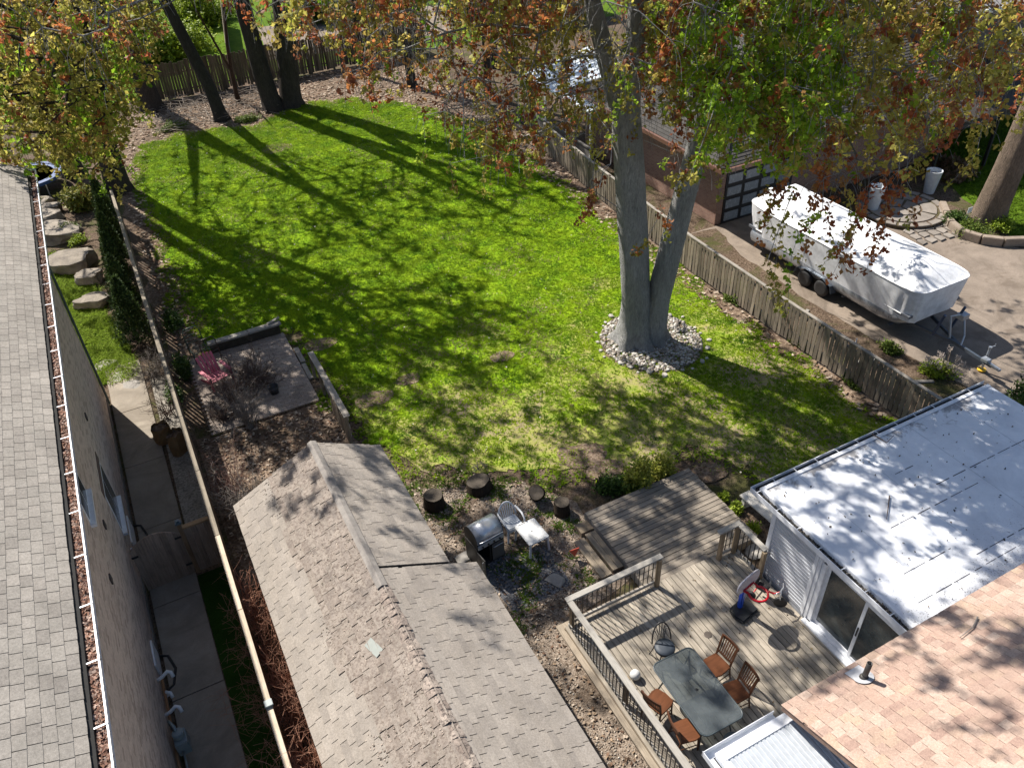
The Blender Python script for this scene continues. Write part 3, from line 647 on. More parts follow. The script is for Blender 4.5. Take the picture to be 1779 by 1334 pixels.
shingle_roof(rf, (LXE-.02, Y0, slope(LXE)-.02), (0, 1, 0), vl, Y1-Y0, LV, e0, .40, tansh, .012, 7, 110, gap=.014, lift=.012, skip=lambda a, s: s > worn_from(a), joined='shingle_field')
shingle_roof(rf, (LXE-.02, Y0, slope(LXE)-.02), (0, 1, 0), vl, Y1-Y0, LV, e0, .40, wornsh, .010, 7, 60, gap=.016, curl=.03, skip=lambda a, s: s <= worn_from(a), joined='frayed_shingle_field')
shingle_roof(rf, (RXE+.02, YS, slope(RXE)-.02), (0, 1, 0), vr, Y1-YS, RV, e0, .40, tansh, .012, 9, 50, gap=.014, lift=.012, joined='shingle_field')
shingle_roof(rf, (RXE2+.02, Y0, slope(RXE2)-.02), (0, 1, 0), vr, YS-Y0-.05, RV2, e0, .40, tansh, .012, 10, 70, gap=.014, lift=.012, joined='shingle_field')
b = MB()
for s in (-1, 1):
    b.add([(RX, 10.0, RZ+.058), (RX, Y1+.02, RZ+.058), (RX+s*.105, Y1+.02, RZ+.008), (RX+s*.105, 10.0, RZ+.008)], [(0, 1, 2, 3) if s > 0 else (0, 3, 2, 1)])
b.obj('ridge_flashing', M('flashing', (.31, .285, .26), (.22, .20, .185), 5), rf)
capsh = M_shingle('ridge_shingle', [(.26, .21, .18), (.36, .3, .26), (.42, .36, .31)], .6, worn=(.12, .10, .09))
for i in range(40):    # frayed ridge cap tabs
    y = 4.3+i*.142; b = MB(); lf = random.uniform(.01, .05)
    for s in (-1, 1): b.add([(RX, y, RZ+.02+lf), (RX, y+.24, RZ+.015), (RX+s*random.uniform(.11, .15), y+.24, RZ-.04), (RX+s*random.uniform(.11, .16), y+random.uniform(-.03, .03), RZ-.05+lf*.5)], [(0, 1, 2, 3) if s > 0 else (0, 3, 2, 1)])
    b.obj('ridge_cap', capsh, rf)
# curled granule crumbs and moss on the worn slope
rg = np.random.default_rng(61); n = 6500
yy = rg.random(n)*(Y1-Y0-.1)+Y0; tt = rg.random(n)**.6
xx = RX-.06-(1-tt)*1.35; keep = np.array([smoothnoise(a, c, 1.3, 9)+.25 for a, c in zip(xx, yy)]) > rg.random(n)*.6; xx, yy = xx[keep], yy[keep]
V, F, C = pebbles(np.stack([xx, yy], 1), .016, 0, rg, [(.2, .155, .13), (.32, .26, .22), (.12, .10, .085), (.40, .34, .29), (.15, .13, .10)], .45)
V[:, 2] += RZ-SL*np.abs(V[:, 0]-RX)+.012
link('curled_crumbs', npmesh('curled_crumbs', V, F, stonemat, C), rf, kind='stuff')
b = MB()
for (px, py, w, l, a) in ((650, 1127, .09, .2, .3),):
    p = at(px, py, 2.75); b.box(-w, w, -l, l, 0, .006, Matrix.Translation((p[0], p[1], slope(p[0])+.035)) @ Matrix.Rotation(-math.atan(SL), 4, 'Y') @ Matrix.Rotation(a, 4, 'Z'))
b.obj('patch', M_plain('patch_green', (.26, .285, .265), .6), rf)

# ------------------------------------------------------------------ the white house: flat roofed extension and main roof
HS = thing('white_house', 'white sided house with flat white extension roof and pink shingle main roof', 'house', (13.5, 6, 0))
EX0, EX1, EY0, EY1, ZR = 10.12, 17.1, 4.0, 8.20, 2.78
siding = M('siding_white', (.60, .62, .66), (.52, .54, .58), 2, bump=.05, var=.03, rough=.55)
b = MB(); b.box(EX0+.03, EX1, EY0, EY1-.03, .0, ZR-.12); b.obj('wall', siding, HS)
b = MB(); b.box(EX0-.01, EX0+.09, EY1-.09, EY1+.012, .3, ZR-.16); b.obj('corner_trim', whitealu, HS)
sm = boxmesh('siding_board', .014, 1.36, .104, siding, 0)
for i in range(21):
    child('siding_board', sm, HS, (EX0+.022, 7.43, .55+i*.1), (0, -.10, 0))
smb = boxmesh('siding_board_back', 6.9, .014, .104, siding, 0)
for i in range(22): child('siding_board', smb, HS, (13.6, EY1-.022, .45+i*.1), (-.10, 0, 0))
# membrane roof
def M_membrane():
    ma, n = nodes_of('roof_membrane'); g = n.nodes.new("ShaderNodeNewGeometry"); v = g.outputs['Position']
    f = noise(n, v, 1.4, 6, .7, .5); f2 = noise(n, v, 40, 3, .7); f3 = noise(n, v, .5, 5, .6, .4)
    c = ramp(n, f, [(.3, (.62, .64, .69)), (.6, (.78, .80, .84))])
    c = mix_rgb(n, .35, c, ramp(n, f3, [(.35, (.7,)*3), (.65, (1.05,)*3)]), 'MULTIPLY')
    sp = n.nodes.new("ShaderNodeSeparateXYZ"); n.links.new(v, sp.inputs[0])
    # pooled grime along the back eave and leaf specks toward the main roof
    e = n.nodes.new("ShaderNodeMapRange"); n.links.new(sp.outputs[1], e.inputs[0]); e.inputs[1].default_value = 7.9; e.inputs[2].default_value = 8.6; e.inputs[3].default_value = -.06; e.inputs[4].default_value = .16
    mk = ramp(n, math_n(n, 'ADD', noise(n, v, 1.1, 5, .7, .5), e.outputs[0]), [(.60, (0, 0, 0)), (.68, (.75,)*3)])
    c = mix_rgb(n, mk, c, (.16, .145, .14))
    e2 = n.nodes.new("ShaderNodeMapRange"); n.links.new(sp.outputs[1], e2.inputs[0]); e2.inputs[1].default_value = 6.2; e2.inputs[2].default_value = 4.4; e2.inputs[3].default_value = 0.; e2.inputs[4].default_value = .13
    c = mix_rgb(n, ramp(n, math_n(n, 'ADD', noise(n, v, 30, 4, .75), e2.outputs[0]), [(.66, (0, 0, 0)), (.72, (.8,)*3)]), c, (.12, .12, .13))
    finish(n, ma, c, .6, f, .2, .02, .35); return ma
b = MB(); b.box(EX0-.06, 17.3, EY0, 8.66, ZR-.1, ZR); rfl = b.obj('flat_roof', M_membrane(), HS)
b = MB(); b.box(EX0-.06, EX0+.04, EY0, 8.66, ZR, ZR+.03); b.box(EX0+.04, 17.3, 8.56, 8.66, ZR, ZR+.025); b.obj('drip_edge', whitealu, rfl, bevel=.008)
seamm = M('seam_dark', (.10, .10, .115), None, 20)
for (x0, x1, y) in ((11.6, 14.2, 6.5), (10.9, 12.2, 5.55), (12.5, 16.8, 5.2), (10.6, 13.4, 4.95), (13.4, 17.1, 6.9), (12.9, 13.5, 7.55)):
    b = MB(); x = x0
    while x < x1:
        w = random.uniform(.1, .5); b.box(x, min(x+w, x1), y-.006-random.random()*.008, y+.006, ZR, ZR+.004); x += w+random.uniform(.01, .15)
    b.obj('seam', seamm, rfl)
b = MB()
for x in (11.05, 12.7, 14.4, 16.0): b.box(x, x+.012, 4.1, 8.55, ZR, ZR+.0035)
b.obj('lap_seam', M_plain('lap', (.55, .57, .62), .5), rfl)
V, F, C = litter([(10.3, 4.5), (17.1, 4.5), (17.1, 8.5), (10.3, 8.5)], 170, 53, [(.06, .055, .05), (.14, .10, .07), (.03, .03, .03)], .016, ZR+.002)
link('fallen_specks', npmesh('fallen_specks', V, F, drymat, C), rfl, kind='stuff')
# gutters round two sides
for nm, (x0, x1, y0, y1), ax in (('gutter', (EX0-.19, EX0-.065, EY0+.5, 8.79), 1), ('gutter', (EX0-.19, 17.35, 8.665, 8.79), 0)):
    b = MB()
    if ax == 1:
        b.box(x0, x1, y0, y1, ZR-.13, ZR-.12); b.box(x0-.006, x0+.006, y0, y1, ZR-.13, ZR-.005); b.box(x0-.008, x0+.008, y0, y1, ZR-.005, ZR+.004)
    else:
        b.box(x0+.13, x1, y0, y1, ZR-.132, ZR-.122); b.box(x0, x1, y1-.006, y1+.006, ZR-.13, ZR-.006); b.box(x0, x1, y1-.008, y1+.008, ZR-.006, ZR+.003)
    gg = b.obj(nm, whitealu, HS)
    if ax == 1:
        for i in range(7): child('hanger', boxmesh('hanger2', .13, .018, .006, whitealu, 0), gg, ((x0+x1)/2, 5.0+i*.6, ZR+.008))
    else:
        for i in range(11): child('hanger', boxmesh('hanger3', .018, .13, .006, whitealu, 0), gg, (10.5+i*.62, (y0+y1)/2, ZR+.008))
b = MB(); b.box(EX0-.18, EX0-.07, 4.6, 8.7, ZR-.119, ZR-.06); b.box(EX0-.05, 17.3, 8.68, 8.77, ZR-.119, ZR-.07); b.obj('gutter_muck', M('gutter_muck', (.05, .05, .048), (.02, .02, .02), 30), HS)
V, F, C = litter([(EX0-.18, 4.6), (EX0-.07, 4.6), (EX0-.07, 8.7), (EX0-.18, 8.7)], 500, 52, [(.10, .09, .08), (.05, .05, .05), (.2, .18, .16)], .016, ZR-.065)
link('leaf_debris', npmesh('leaf_debris', V, F, drymat, C), HS, kind='stuff')
b = MB(); b.box(EX0-.07, EX0+.03, EY0, 8.66, ZR-.20, ZR-.1); b.box(EX0-.07, 17.3, EY1-.03, 8.66, ZR-.2, ZR-.1); b.obj('soffit', whitealu, HS)
# sliding door
DY0, DY1, DZ0, DZ1 = 4.42, 6.68, .5, 2.5
b = MB()
for (y0, y1, z0, z1) in ((DY0, DY0+.09, DZ0, DZ1), (DY1-.09, DY1, DZ0, DZ1), (DY0, DY1, DZ1-.09, DZ1), (DY0, DY1, DZ0, DZ0+.09)): b.box(EX0-.05, EX0+.06, y0, y1, z0, z1)
b.box(EX0-.16, EX0-.05, DY0-.05, DY1+.06, DZ0, DZ0+.05)
dr = b.obj('sliding_door', whitealu, HS, bevel=.006)
ym = (DY0+DY1)/2
for (a, c, xo) in ((ym-.03, DY1-.09, .03), (DY0+.09, ym+.05, -.01)):
    b = MB()
    for (y0, y1, z0, z1) in ((a, a+.075, DZ0+.09, DZ1-.09), (c-.075, c, DZ0+.09, DZ1-.09), (a+.075, c-.075, DZ1-.17, DZ1-.09), (a+.075, c-.075, DZ0+.09, DZ0+.19)): b.box(EX0+xo-.02, EX0+xo+.02, y0, y1, z0, z1)
    b.obj('door_sash', whitealu, dr, bevel=.004)
    b = MB(); b.box(EX0+xo-.004, EX0+xo+.006, a+.07, c-.07, DZ0+.185, DZ1-.165); b.obj('pane', glass_dark, dr)
b = MB(); b.box(EX0-.045, EX0-.028, ym-.01, ym+.02, 1.35, 1.62); b.obj('handle', dark, dr)
b = MB()
for i in range(5): b.box(EX0-.02-.012*(i % 2), EX0+.02, DY1+i*.05, DY1+i*.05+.045, DZ0, DZ1+.02)
b.obj('door_casing', whitealu, HS)
# main body and pink roof
b = MB(); b.box(7.05, 20, -8, 4.05, 0, 3.2); b.obj('main_wall', siding, HS)
PP = .36; PO = Vector((6.72, 4.41, 3.30)); 
b = MB(); RY = -4.0; rz = 3.27+(4.41-RY)*PP
b.add([(6.72, 4.41, 3.27), (21, 4.41, 3.27), (21, RY, rz), (6.72, RY, rz), (6.72, 4.41, 3.15), (21, 4.41, 3.15), (21, RY, rz-.12), (6.72, RY, rz-.12)], [(0, 1, 2, 3), (4, 7, 6, 5), (0, 4, 5, 1), (0, 3, 7, 4), (1, 5, 6, 2)])
b.add([(6.72, RY, rz), (21, RY, rz), (21, -13, 3.27), (6.72, -13, 3.27)], [(0, 1, 2, 3)])
rp = b.obj('main_roof', M('pink_underlay', (.33, .22, .17), None, 6), HS)
pinksh = M_shingle('pink_shingle', [(.46, .325, .26), (.40, .28, .228), (.50, .375, .305), (.365, .25, .205), (.52, .40, .33), (.42, .30, .242), (.48, .357, .27)], .5, stain=(.33, .235, .19))
shingle_roof(rp, (6.70, 4.43, 3.28), (1, 0, 0), (0, -1, PP), 10.5, 3.6, .143, .22, pinksh, .005, 12, 295)
pipem = M_plain('vent_pipe_black', (.035, .032, .03), .5)
b = MB(); pb = at(1503, 1172, 3.5); pz = 3.30+(4.41-pb[1])*PP
b.lathe([(.045, -.1), (.045, .42), (.036, .42), (.036, .30)], (pb[0], pb[1], pz), 16); b.lathe([(.085, -.06), (.075, .03), (.055, .07), (.046, .07)], (pb[0], pb[1], pz), 16)
vp = b.obj('roof_vent', pipem, HS, smooth=True)
b = MB(); k = math.atan(PP)
b.prism([(.17*math.cos(t*.3142), .17*math.sin(t*.3142)) for t in range(20)], .012, .018, Matrix.Translation((pb[0], pb[1]+.02, pz)) @ Matrix.Rotation(-k, 4, 'X')); b.box(-.16, .16, 0, .25, .010, .016, Matrix.Translation((pb[0], pb[1], pz)) @ Matrix.Rotation(-k, 4, 'X'))
b.obj('vent_flashing', M_plain('flashing_white', (.42, .43, .46), .5), vp)
# ribbed metal awning below the eave
AX0, AX1, AY0, AY1, AZ = 5.42, 7.02, 1.0, 4.40, 2.95
b = MB(); b.box(AX0, AX1, AY0, AY1, AZ-.12, AZ); aw = b.obj('awning', whitealu, HS)
b = MB(); b.box(AX0-.02, AX1, AY1-.16, AY1+.02, AZ, AZ+.03); b.box(AX0-.02, AX0+.1, AY0, AY1-.16, AZ, AZ+.03); b.obj('awning_edge', whitealu, aw, bevel=.008)
b = MB(); b.box(AX0-.14, AX0-.02, AY0, AY1+.15, AZ-.13, AZ-.12); b.box(AX0-.15, AX0-.14, AY0, AY1+.15, AZ-.13, AZ+.0); b.box(AX0-.15, AX1-.3, AY1+.13, AY1+.14, AZ-.13, AZ); b.box(AX0-.14, AX1-.3, AY1+.02, AY1+.13, AZ-.125, AZ-.115); gu = b.obj('awning_gutter', whitealu, HS)
ribm = M_plain('awning_ribbed', (.42, .45, .49), .35, .5)
for i in range(18):
    x = AX0+.13+i*.08; b = MB(); b.prism([(0, 0), (.075, 0), (.06, .022), (.015, .022)], AY0, AY1-.17, Matrix.Translation((x, 0, AZ)) @ Matrix(((1, 0, 0, 0), (0, 0, 1, 0), (0, 1, 0, 0), (0, 0, 0, 1))))
    b.obj('rib_panel', ribm, aw)
# ------------------------------------------------------------------ decks
deckw = M_wood('deck_board_wood', (.37, .325, .265), 1, .45, .22, grey=(.20, .175, .145), fs=.6)
deckx = M_wood('lower_deck_wood', (.29, .25, .205), 0, .5, .18, grey=(.17, .15, .13), fs=.6)
framew = M_wood('deck_frame', (.24, .19, .135), 0, .55, .15)
ZD = .5
UD = thing('upper_deck', 'weathered wood deck carrying the glass dining table', 'deck', (7.7, 6.5, 0))
X0, X1, DYa, DYb = 5.42, 10.06, 1.5, 9.08
nb = 33; pw = (X1-X0)/nb
dm = boxmesh('deck_board', pw-.014, DYb-DYa, .036, deckw, .004)
for i in range(nb): child('board', dm, UD, (X0+pw*(i+.5), (DYa+DYb)/2+random.uniform(-.006, .006), ZD-.018+random.uniform(-.002, .002)))
b = MB(); b.box(X0-.01, X1, DYb-.05, DYb-.012, .2, ZD-.037); b.box(X0+.0, X0+.04, DYa, DYb-.05, .2, ZD-.037); b.obj('rim_joist', framew, UD)
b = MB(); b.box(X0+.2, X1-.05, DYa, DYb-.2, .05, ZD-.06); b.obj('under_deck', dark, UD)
b = MB(); b.box(X0-.135, X0-.004, DYa, DYb+.14, ZD-.10, ZD-.06); b.box(X0-.004, 7.85, DYb+.004, DYb+.14, ZD-.10, ZD-.06); b.obj('outer_ledge', M_wood('ledge_wood', (.37, .31, .24), 1, .55, .1), UD)
b = MB(); b.lathe([(0, .0), (.085, .0), (.085, .006), (.07, .008), (0, .004)], (8.0, 7.42, ZD+.001), 20); b.obj('round_inset', M('inset_dark', (.12, .10, .085), None, 20), UD)
V, F, C = litter([(5.5, 4), (10, 4), (10, 9), (5.5, 9)], 190, 54, [(.2, .14, .08), (.3, .24, .14), (.1, .07, .05)], .014, ZD+.001)
link('fallen_specks', npmesh('fallen_specks', V, F, drymat, C), UD, kind='stuff')
# railing of the upper deck: one run with a corner, one short return by the house
railw = M_wood('handrail_wood', (.42, .395, .355), 1, .6, .1, grey=(.28, .26, .23)); railwx = M_wood('handrail_wood_x', (.42, .395, .355), 0, .6, .1, grey=(.28, .26, .23)); postw = M_wood('rail_post_wood', (.34, .26, .17), 2, .6, .12)
black = M_plain('baluster_black', (.018, .018, .02), .45)
bal = MB(); bal.tube([(0, 0, 0), (0, 0, .76)], .012, 6); balm = bal.mesh('baluster', black)
def railing(name, label, pts, posts, z=ZD, h=.93):
    t = thing(name, label, 'railing', (*pts[0], z))
    for (a, c) in zip(pts[:-1], pts[1:]):
        d = Vector((c[0]-a[0], c[1]-a[1])); L = d.length; d.normalize(); ang = math.atan2(d.y, d.x)
        mid = ((a[0]+c[0])/2, (a[1]+c[1])/2); alongx = abs(d.x) > abs(d.y); rw = railwx if alongx else railw
        sx, sy = (L+.12, .135) if alongx else (.135, L-.14)
        if alongx: pass
        child('handrail', boxmesh('handrail', sx, sy, .038, rw), t, (*mid, z+h))
        sx, sy = (L-.05, .038) if alongx else (.038, L-.05)
        child('top_rail', boxmesh('top_rail', sx, sy, .088, rw), t, (*mid, z+h-.065)); child('bottom_rail', boxmesh('bottom_rail', sx, sy, .088, rw), t, (*mid, z+.10))
        n = int(L/.118)
        for i in range(1, n):
            p = (a[0]+d.x*L*i/n, a[1]+d.y*L*i/n); child('baluster', balm, t, (p[0]+(0 if alongx else -.026), p[1]+(.026 if alongx else 0), z+.10))
    for p in posts: child('post', boxmesh('rail_post', .09, .09, h-.018+.12, postw), t, (*p, z+(h-.018-.12)/2))
    return t
railing('deck_railing', 'weathered deck railing with black balusters turning the corner beside the gravel', [(7.84, 9.06), (5.50, 9.06), (5.50, 2.2)], [(7.80, 9.0), (5.56, 9.0), (5.56, 6.95), (5.56, 4.85)])
railing('short_railing', 'short L shaped railing with black balusters next to the white siding', [(9.46, 8.97), (9.98, 8.97), (9.98, 7.98)], [(9.50, 8.92), (9.93, 8.92), (9.93, 8.04)])
LD = thing('lower_deck', 'low weathered wood platform deck with two side steps', 'deck', (9.3, 10.9, 0))
ZL = .30; lx0, lx1, ly0, ly1 = 7.66, 10.92, 9.14, 11.88
nb = 19; pw = (ly1-ly0)/nb
lm = boxmesh('lower_board', lx1-lx0, pw-.014, .036, deckx, .004)
for i in range(nb): child('board', lm, LD, ((lx0+lx1)/2+random.uniform(-.008, .008), ly0+pw*(i+.5), ZL-.018+random.uniform(-.002, .002)))
b = MB(); b.box(lx0+.03, lx1-.03, ly0+.02, ly1-.03, .01, ZL-.037); b.obj('deck_frame', framew, LD)
b = MB(); b.box(lx0-.002, lx0+.028, ly0, ly1, .06, ZL-.04); b.obj('fascia', M_wood('fascia_grey', (.23, .22, .21), 1, .6, .05), LD)
stepy = M_wood('step_wood', (.33, .27, .20), 1, .55, .15, grey=(.2, .17, .14), fs=.6)
for k, (xa, xb, z, ya, yb) in enumerate(((7.34, 7.635, .19, 10.06, 11.34), (7.02, 7.32, .09, 10.06, 11.34))):
    st = MB(); st.box(xa+.02, xb-.02, ya+.05, yb-.05, 0.0, z-.037); sp_ = st.obj('step', framew, LD)
    for j in range(2):
        w = (xb-xa)/2; child('tread', boxmesh('tread', w-.008, yb-ya, .036, stepy), sp_, (xa+w*(j+.5), (ya+yb)/2, z-.018))
st = MB(); st.box(7.92, 9.40, 9.13, 9.42, .31, .363); sp_ = st.obj('link_step', framew, LD)
for j in range(2): child('tread', boxmesh('tread_x', 1.52, .145, .036, deckx), sp_, (8.66, 9.19+j*.155, .385))
b = MB(); b.box(7.30, 7.66, 11.42, 11.75, .02, .16); b.obj('corner_block', framew, LD)

# ------------------------------------------------------------------ dining set on the upper deck
alu_dark = M_plain('table_frame', (.045, .06, .068), .4)
def M_frost():
    ma, n = nodes_of('frosted_glass'); v, oi = coords(n, (1, 1, 1), False); f = noise(n, v, 3, 5, .6, .4)
    c = ramp(n, f, [(.3, (.10, .115, .125)), (.7, (.17, .19, .20))])
    b = finish(n, ma, c, .22, noise(n, v, 90, 2, .5), .08, .002, .7); o = [x for x in n.nodes if x.type == 'OUTPUT_MATERIAL'][0]
    t = n.nodes.new("ShaderNodeBsdfTransparent"); t.inputs[0].default_value = (.62, .68, .70, 1); ms = n.nodes.new("ShaderNodeMixShader"); ms.inputs[0].default_value = .55
    n.links.new(b.outputs[0], ms.inputs[1]); n.links.new(t.outputs[0], ms.inputs[2]); n.links.new(ms.outputs[0], o.inputs[0]); return ma
def rrect(hx, hy, r, k=6):
    out = []
    for cx, cy, a0 in ((hx-r, hy-r, 0), (-hx+r, hy-r, 90), (-hx+r, -hy+r, 180), (hx-r, -hy+r, 270)):
        for i in range(k+1):
            a = math.radians(a0+90*i/k); out.append((cx+r*math.cos(a), cy+r*math.sin(a)))
    return out
TC = (6.66, 6.19); TH = .73
TB = thing('dining_table', 'rectangular frosted glass patio table with rounded dark frame', 'table', (*TC, ZD), math.radians(-1))
b = MB(); b.prism(rrect(.46, .83, .13), TH-.012, TH, None); b.obj('glass_top', M_frost(), TB, world=False)
b = MB(); pts = [(x, y, TH-.012) for x, y in rrect(.475, .845, .14)]; pts.append(pts[0]); pts.append(pts[1]); b.tube(pts, .017, 8, cap=False); b.obj('rim', alu_dark, TB, smooth=True, world=False)
for sx in (-1, 1):
    for sy in (-1, 1):
        b = MB(); b.tube([(sx*.40, sy*.77, TH-.02), (sx*.33, sy*.68, TH-.10), (sx*.31, sy*.60, .40), (sx*.38, sy*.68, .0)], [.018, .019, .019, .017], 8); b.obj('leg', alu_dark, TB, smooth=True, world=False)
    b = MB(); b.tube([(-.33*sx, sx*.70, TH-.07), (0, sx*.48, TH-.05), (.33*sx, sx*.70, TH-.07)], .012, 6); b.obj('brace', alu_dark, TB, smooth=True, world=False)
b = MB(); b.lathe([(0, 0), (.028, 0), (.028, .008), (0, .008)], (0, 0, TH), 14); b.obj('umbrella_plug', dark, TB, world=False)

woodc = M_wood('chair_wood', (.14, .053, .024), 1, .6, .15, .4, fs=.5); woodd = M_wood('chair_wood_dark', (.10, .042, .022), 2, .6, .1, .4)
def wooden_chair(label, loc, rot):
    t = thing('wooden_chair', label, 'chair', loc, rot)      # local: faces +Y
    b = MB(); b.prism([(-.21, -.20), (.21, -.20), (.235, .10), (.2, .22), (0, .25), (-.2, .22), (-.235, .10)], .43, .46); b.obj('seat', woodc, t, bevel=.012, world=False)
    for sx in (-1, 1):
        b = MB(); b.tube([(sx*.19, .18, .43), (sx*.205, .2, 0)], [.021, .016], 8); b.obj('leg', woodd, t, world=False)
        b = MB(); b.tube([(sx*.185, -.18, .44), (sx*.20, -.25, 0)], [.021, .016], 8); b.obj('leg', woodd, t, world=False)
        b = MB(); b.beam((sx*.185, -.18, .44), (sx*.20, -.29, .96), .035, .026, (0, 1, 0)); b.obj('back_post', woodd, t, world=False)
        b = MB(); b.tube([(sx*.2, .19, .2), (sx*.195, -.21, .2)], .011, 6); b.obj('stretcher', woodd, t, world=False)
    pr = []
    b = MB()
    for i in range(7):
        s = i/6*2-1; x = s*.225; y = -.30-.03*(1-s*s)
        pr.append((x, y))
    for (p, q) in zip(pr[:-1], pr[1:]): b.beam((*p, .945), (*q, .945), .024, .075)
    b.obj('top_rail', woodd, t, world=False)
    b = MB(); b.beam((-.18, -.205, .56), (.18, -.205, .56), .022, .04); b.obj('lower_rail', woodd, t, world=False)
    for i in range(7):
        s = (i-3)/3*.8; b = MB(); b.beam((s*.175, -.205, .56), (s*.20, -.30-.02*(1-s*s), .915), .024, .012, (0, 1, 0)); b.obj('slat', woodd, t, world=False)
    return t
wc = wooden_chair('brown slat back wooden chair pulled out on the rail side, its seat in full sun', (5.98, 6.46, ZD), math.radians(-72))
def place_wc(x, y, deg, label): return copy_thing(wc, (x, y, ZD), math.radians(deg), label)
place_wc(6.07, 5.74, -100, 'orange brown wooden chair tucked under the table, turned askew, on the rail side')
place_wc(7.47, 6.56, 96, 'brown slat back wooden chair on the house side near the round black chair')
place_wc(7.42, 5.92, 86, 'dark slat back wooden chair pushed in on the house side, seat under the glass')
seatbl = M_plain('seat_pad_black', (.03, .04, .055), .55)
def bistro(label, loc, rot):
    t = thing('bistro_chair', label, 'chair', loc, rot)      # faces +Y
    b = MB(); b.lathe([(0, .44), (.2, .44), (.215, .465), (.2, .49), (.12, .505), (0, .51)], (0, 0, 0), 24); b.obj('seat', seatbl, t, smooth=True, world=False)
    b = MB(); pts = [(.2*math.cos(a), .2*math.sin(a), .43) for a in np.linspace(0, 6.283, 21)]; b.tube(pts, .012, 6, False); b.obj('seat_ring', black, t, smooth=True, world=False)
    arch = [(.21*math.cos(a), -.16-.22*math.sin(a)*.6, .46+.46*math.sin(a)) for a in np.linspace(0, math.pi, 17)]
    b = MB(); b.tube(arch, .016, 8); b.obj('back_hoop', black, t, smooth=True, world=False)
    for i in range(6):
        s = (i-2.5)/2.5; b = MB(); top = .5+.42*math.sqrt(max(.05, 1-(s*.82)**2)); x1 = s*.82*.19
        b.tube([(s*.07, -.17, .45), (s*.075, -.21, .58), (x1*.8, -.26, .72), (x1*1.1, -.16-.132*(top-.46)/.46, top)], .009, 5); b.obj('spindle', black, t, world=False)
    for sx in (-1, 1):
        for sy in (-1, 1):
            b = MB(); b.tube([(sx*.14, sy*.14, .43), (sx*.17, sy*.17, .25), (sx*.21, sy*.22, 0)], .012, 6); b.obj('leg', black, t, smooth=True, world=False)
    b = MB(); pts = [(.165*math.cos(a), .165*math.sin(a), .2) for a in np.linspace(0, 6.283, 17)]; b.tube(pts, .008, 5, False); b.obj('foot_ring', black, t, world=False)
    return t
bc = bistro('black metal round seat chair at the end of the table with its whole back showing', (6.80, 7.38, ZD), math.radians(168))
copy_thing(bc, (6.72, 5.12, ZD), math.radians(-14), 'black metal round seat chair at the table end beside the ribbed awning')
b = MB(); b.lathe([(0, -.11)]+[(.11*math.cos(a), .11*math.sin(a)) for a in np.linspace(-1.4, 1.4, 13)]+[(0, .11)], (0, 0, 0), 22)
o = b.obj('ball', M('ball_white', (.72, .72, .72), (.6, .6, .6), 14, bump=.5, bdist=.006), smooth=True); o.location = (6.06, 7.33, ZD+.11); tag(o, 'white ball lying on the deck by the railing', 'ball')

# ------------------------------------------------------------------ toys
HP = thing('toy_basketball_hoop', 'toy basketball hoop with blue pole, grey backboard and red ring', 'toy hoop', (9.02, 7.48, ZD), math.radians(12))
b = MB(); b.prism([(-.27, -.20), (.27, -.20), (.30, .05), (.2, .25), (-.2, .25), (-.30, .05)], 0, .11); b.obj('base', M_plain('toy_black', (.02, .022, .026), .35), HP, bevel=.035, world=False)
blue = M_plain('toy_blue', (.01, .06, .42), .35); red = M_plain('toy_red', (.52, .01, .02), .35); toygrey = M_plain('toy_grey', (.42, .41, .45), .45)
b = MB(); b.beam((0, .12, .1), (0, .12, .92), .11, .10, (0, 1, 0)); b.obj('pole', blue, HP, bevel=.02, world=False)
b = MB(); el = []
for i in range(24):
    a = i/24*6.283; c, s = math.cos(a), math.sin(a); el.append((.37*math.copysign(abs(c)**.7, c), .215*math.copysign(abs(s)**.7, s)+1.03))
b.prism(el, -.02, .02, Matrix(((1, 0, 0, 0), (0, 0, -1, .05), (0, 1, 0, 0), (0, 0, 0, 1)))); b.obj('backboard', toygrey, HP, bevel=.01, world=False)
b = MB(); ringp = [(.20*math.cos(a), -.23+.20*math.sin(a), .90) for a in np.linspace(math.pi*.75, math.pi*2.25, 20)]; ringp = [(-.17, .02, .90)]+ringp+[(.17, .02, .90), (-.17, .02, .90)]
b.tube(ringp, .026, 8); b.obj('ring', red, HP, smooth=True, world=False)
TR = thing('tricycle', 'childs red and blue tricycle parked against the siding', 'tricycle', (9.70, 7.56, ZD), math.radians(200))
rub = M_plain('tyre_black', (.02, .02, .022), .6)
def wheel(par, c, r, w, hubm, spin=0.):
    b = MB(); m_ = Matrix.Translation(c) @ Matrix.Rotation(spin, 4, 'Z') @ Matrix.Rotation(math.pi/2, 4, 'Y')
    b.lathe([(r*.62, -w/2), (r*.92, -w/2), (r, -w*.25), (r, w*.25), (r*.92, w/2), (r*.62, w/2)], (0, 0, 0), 20, m_); o = b.obj('wheel', rub, par, smooth=True, world=False)
    b = MB(); b.lathe([(0, -w*.4), (r*.63, -w*.4), (r*.63, w*.4), (0, w*.4)], (0, 0, 0), 16, m_); b.obj('hub', hubm, o, world=False)
wheel(TR, (0, .34, .15), .15, .06, blue, .5); wheel(TR, (-.2, -.24, .10), .10, .06, white); wheel(TR, (.2, -.24, .10), .10, .06, white)
b = MB(); b.tube([(0, .30, .46), (0, .18, .30), (0, -.05, .24), (0, -.24, .2)], .024, 8); b.tube([(-.2, -.24, .11), (.2, -.24, .11)], .014, 6); b.obj('frame', red, TR, smooth=True, world=False)
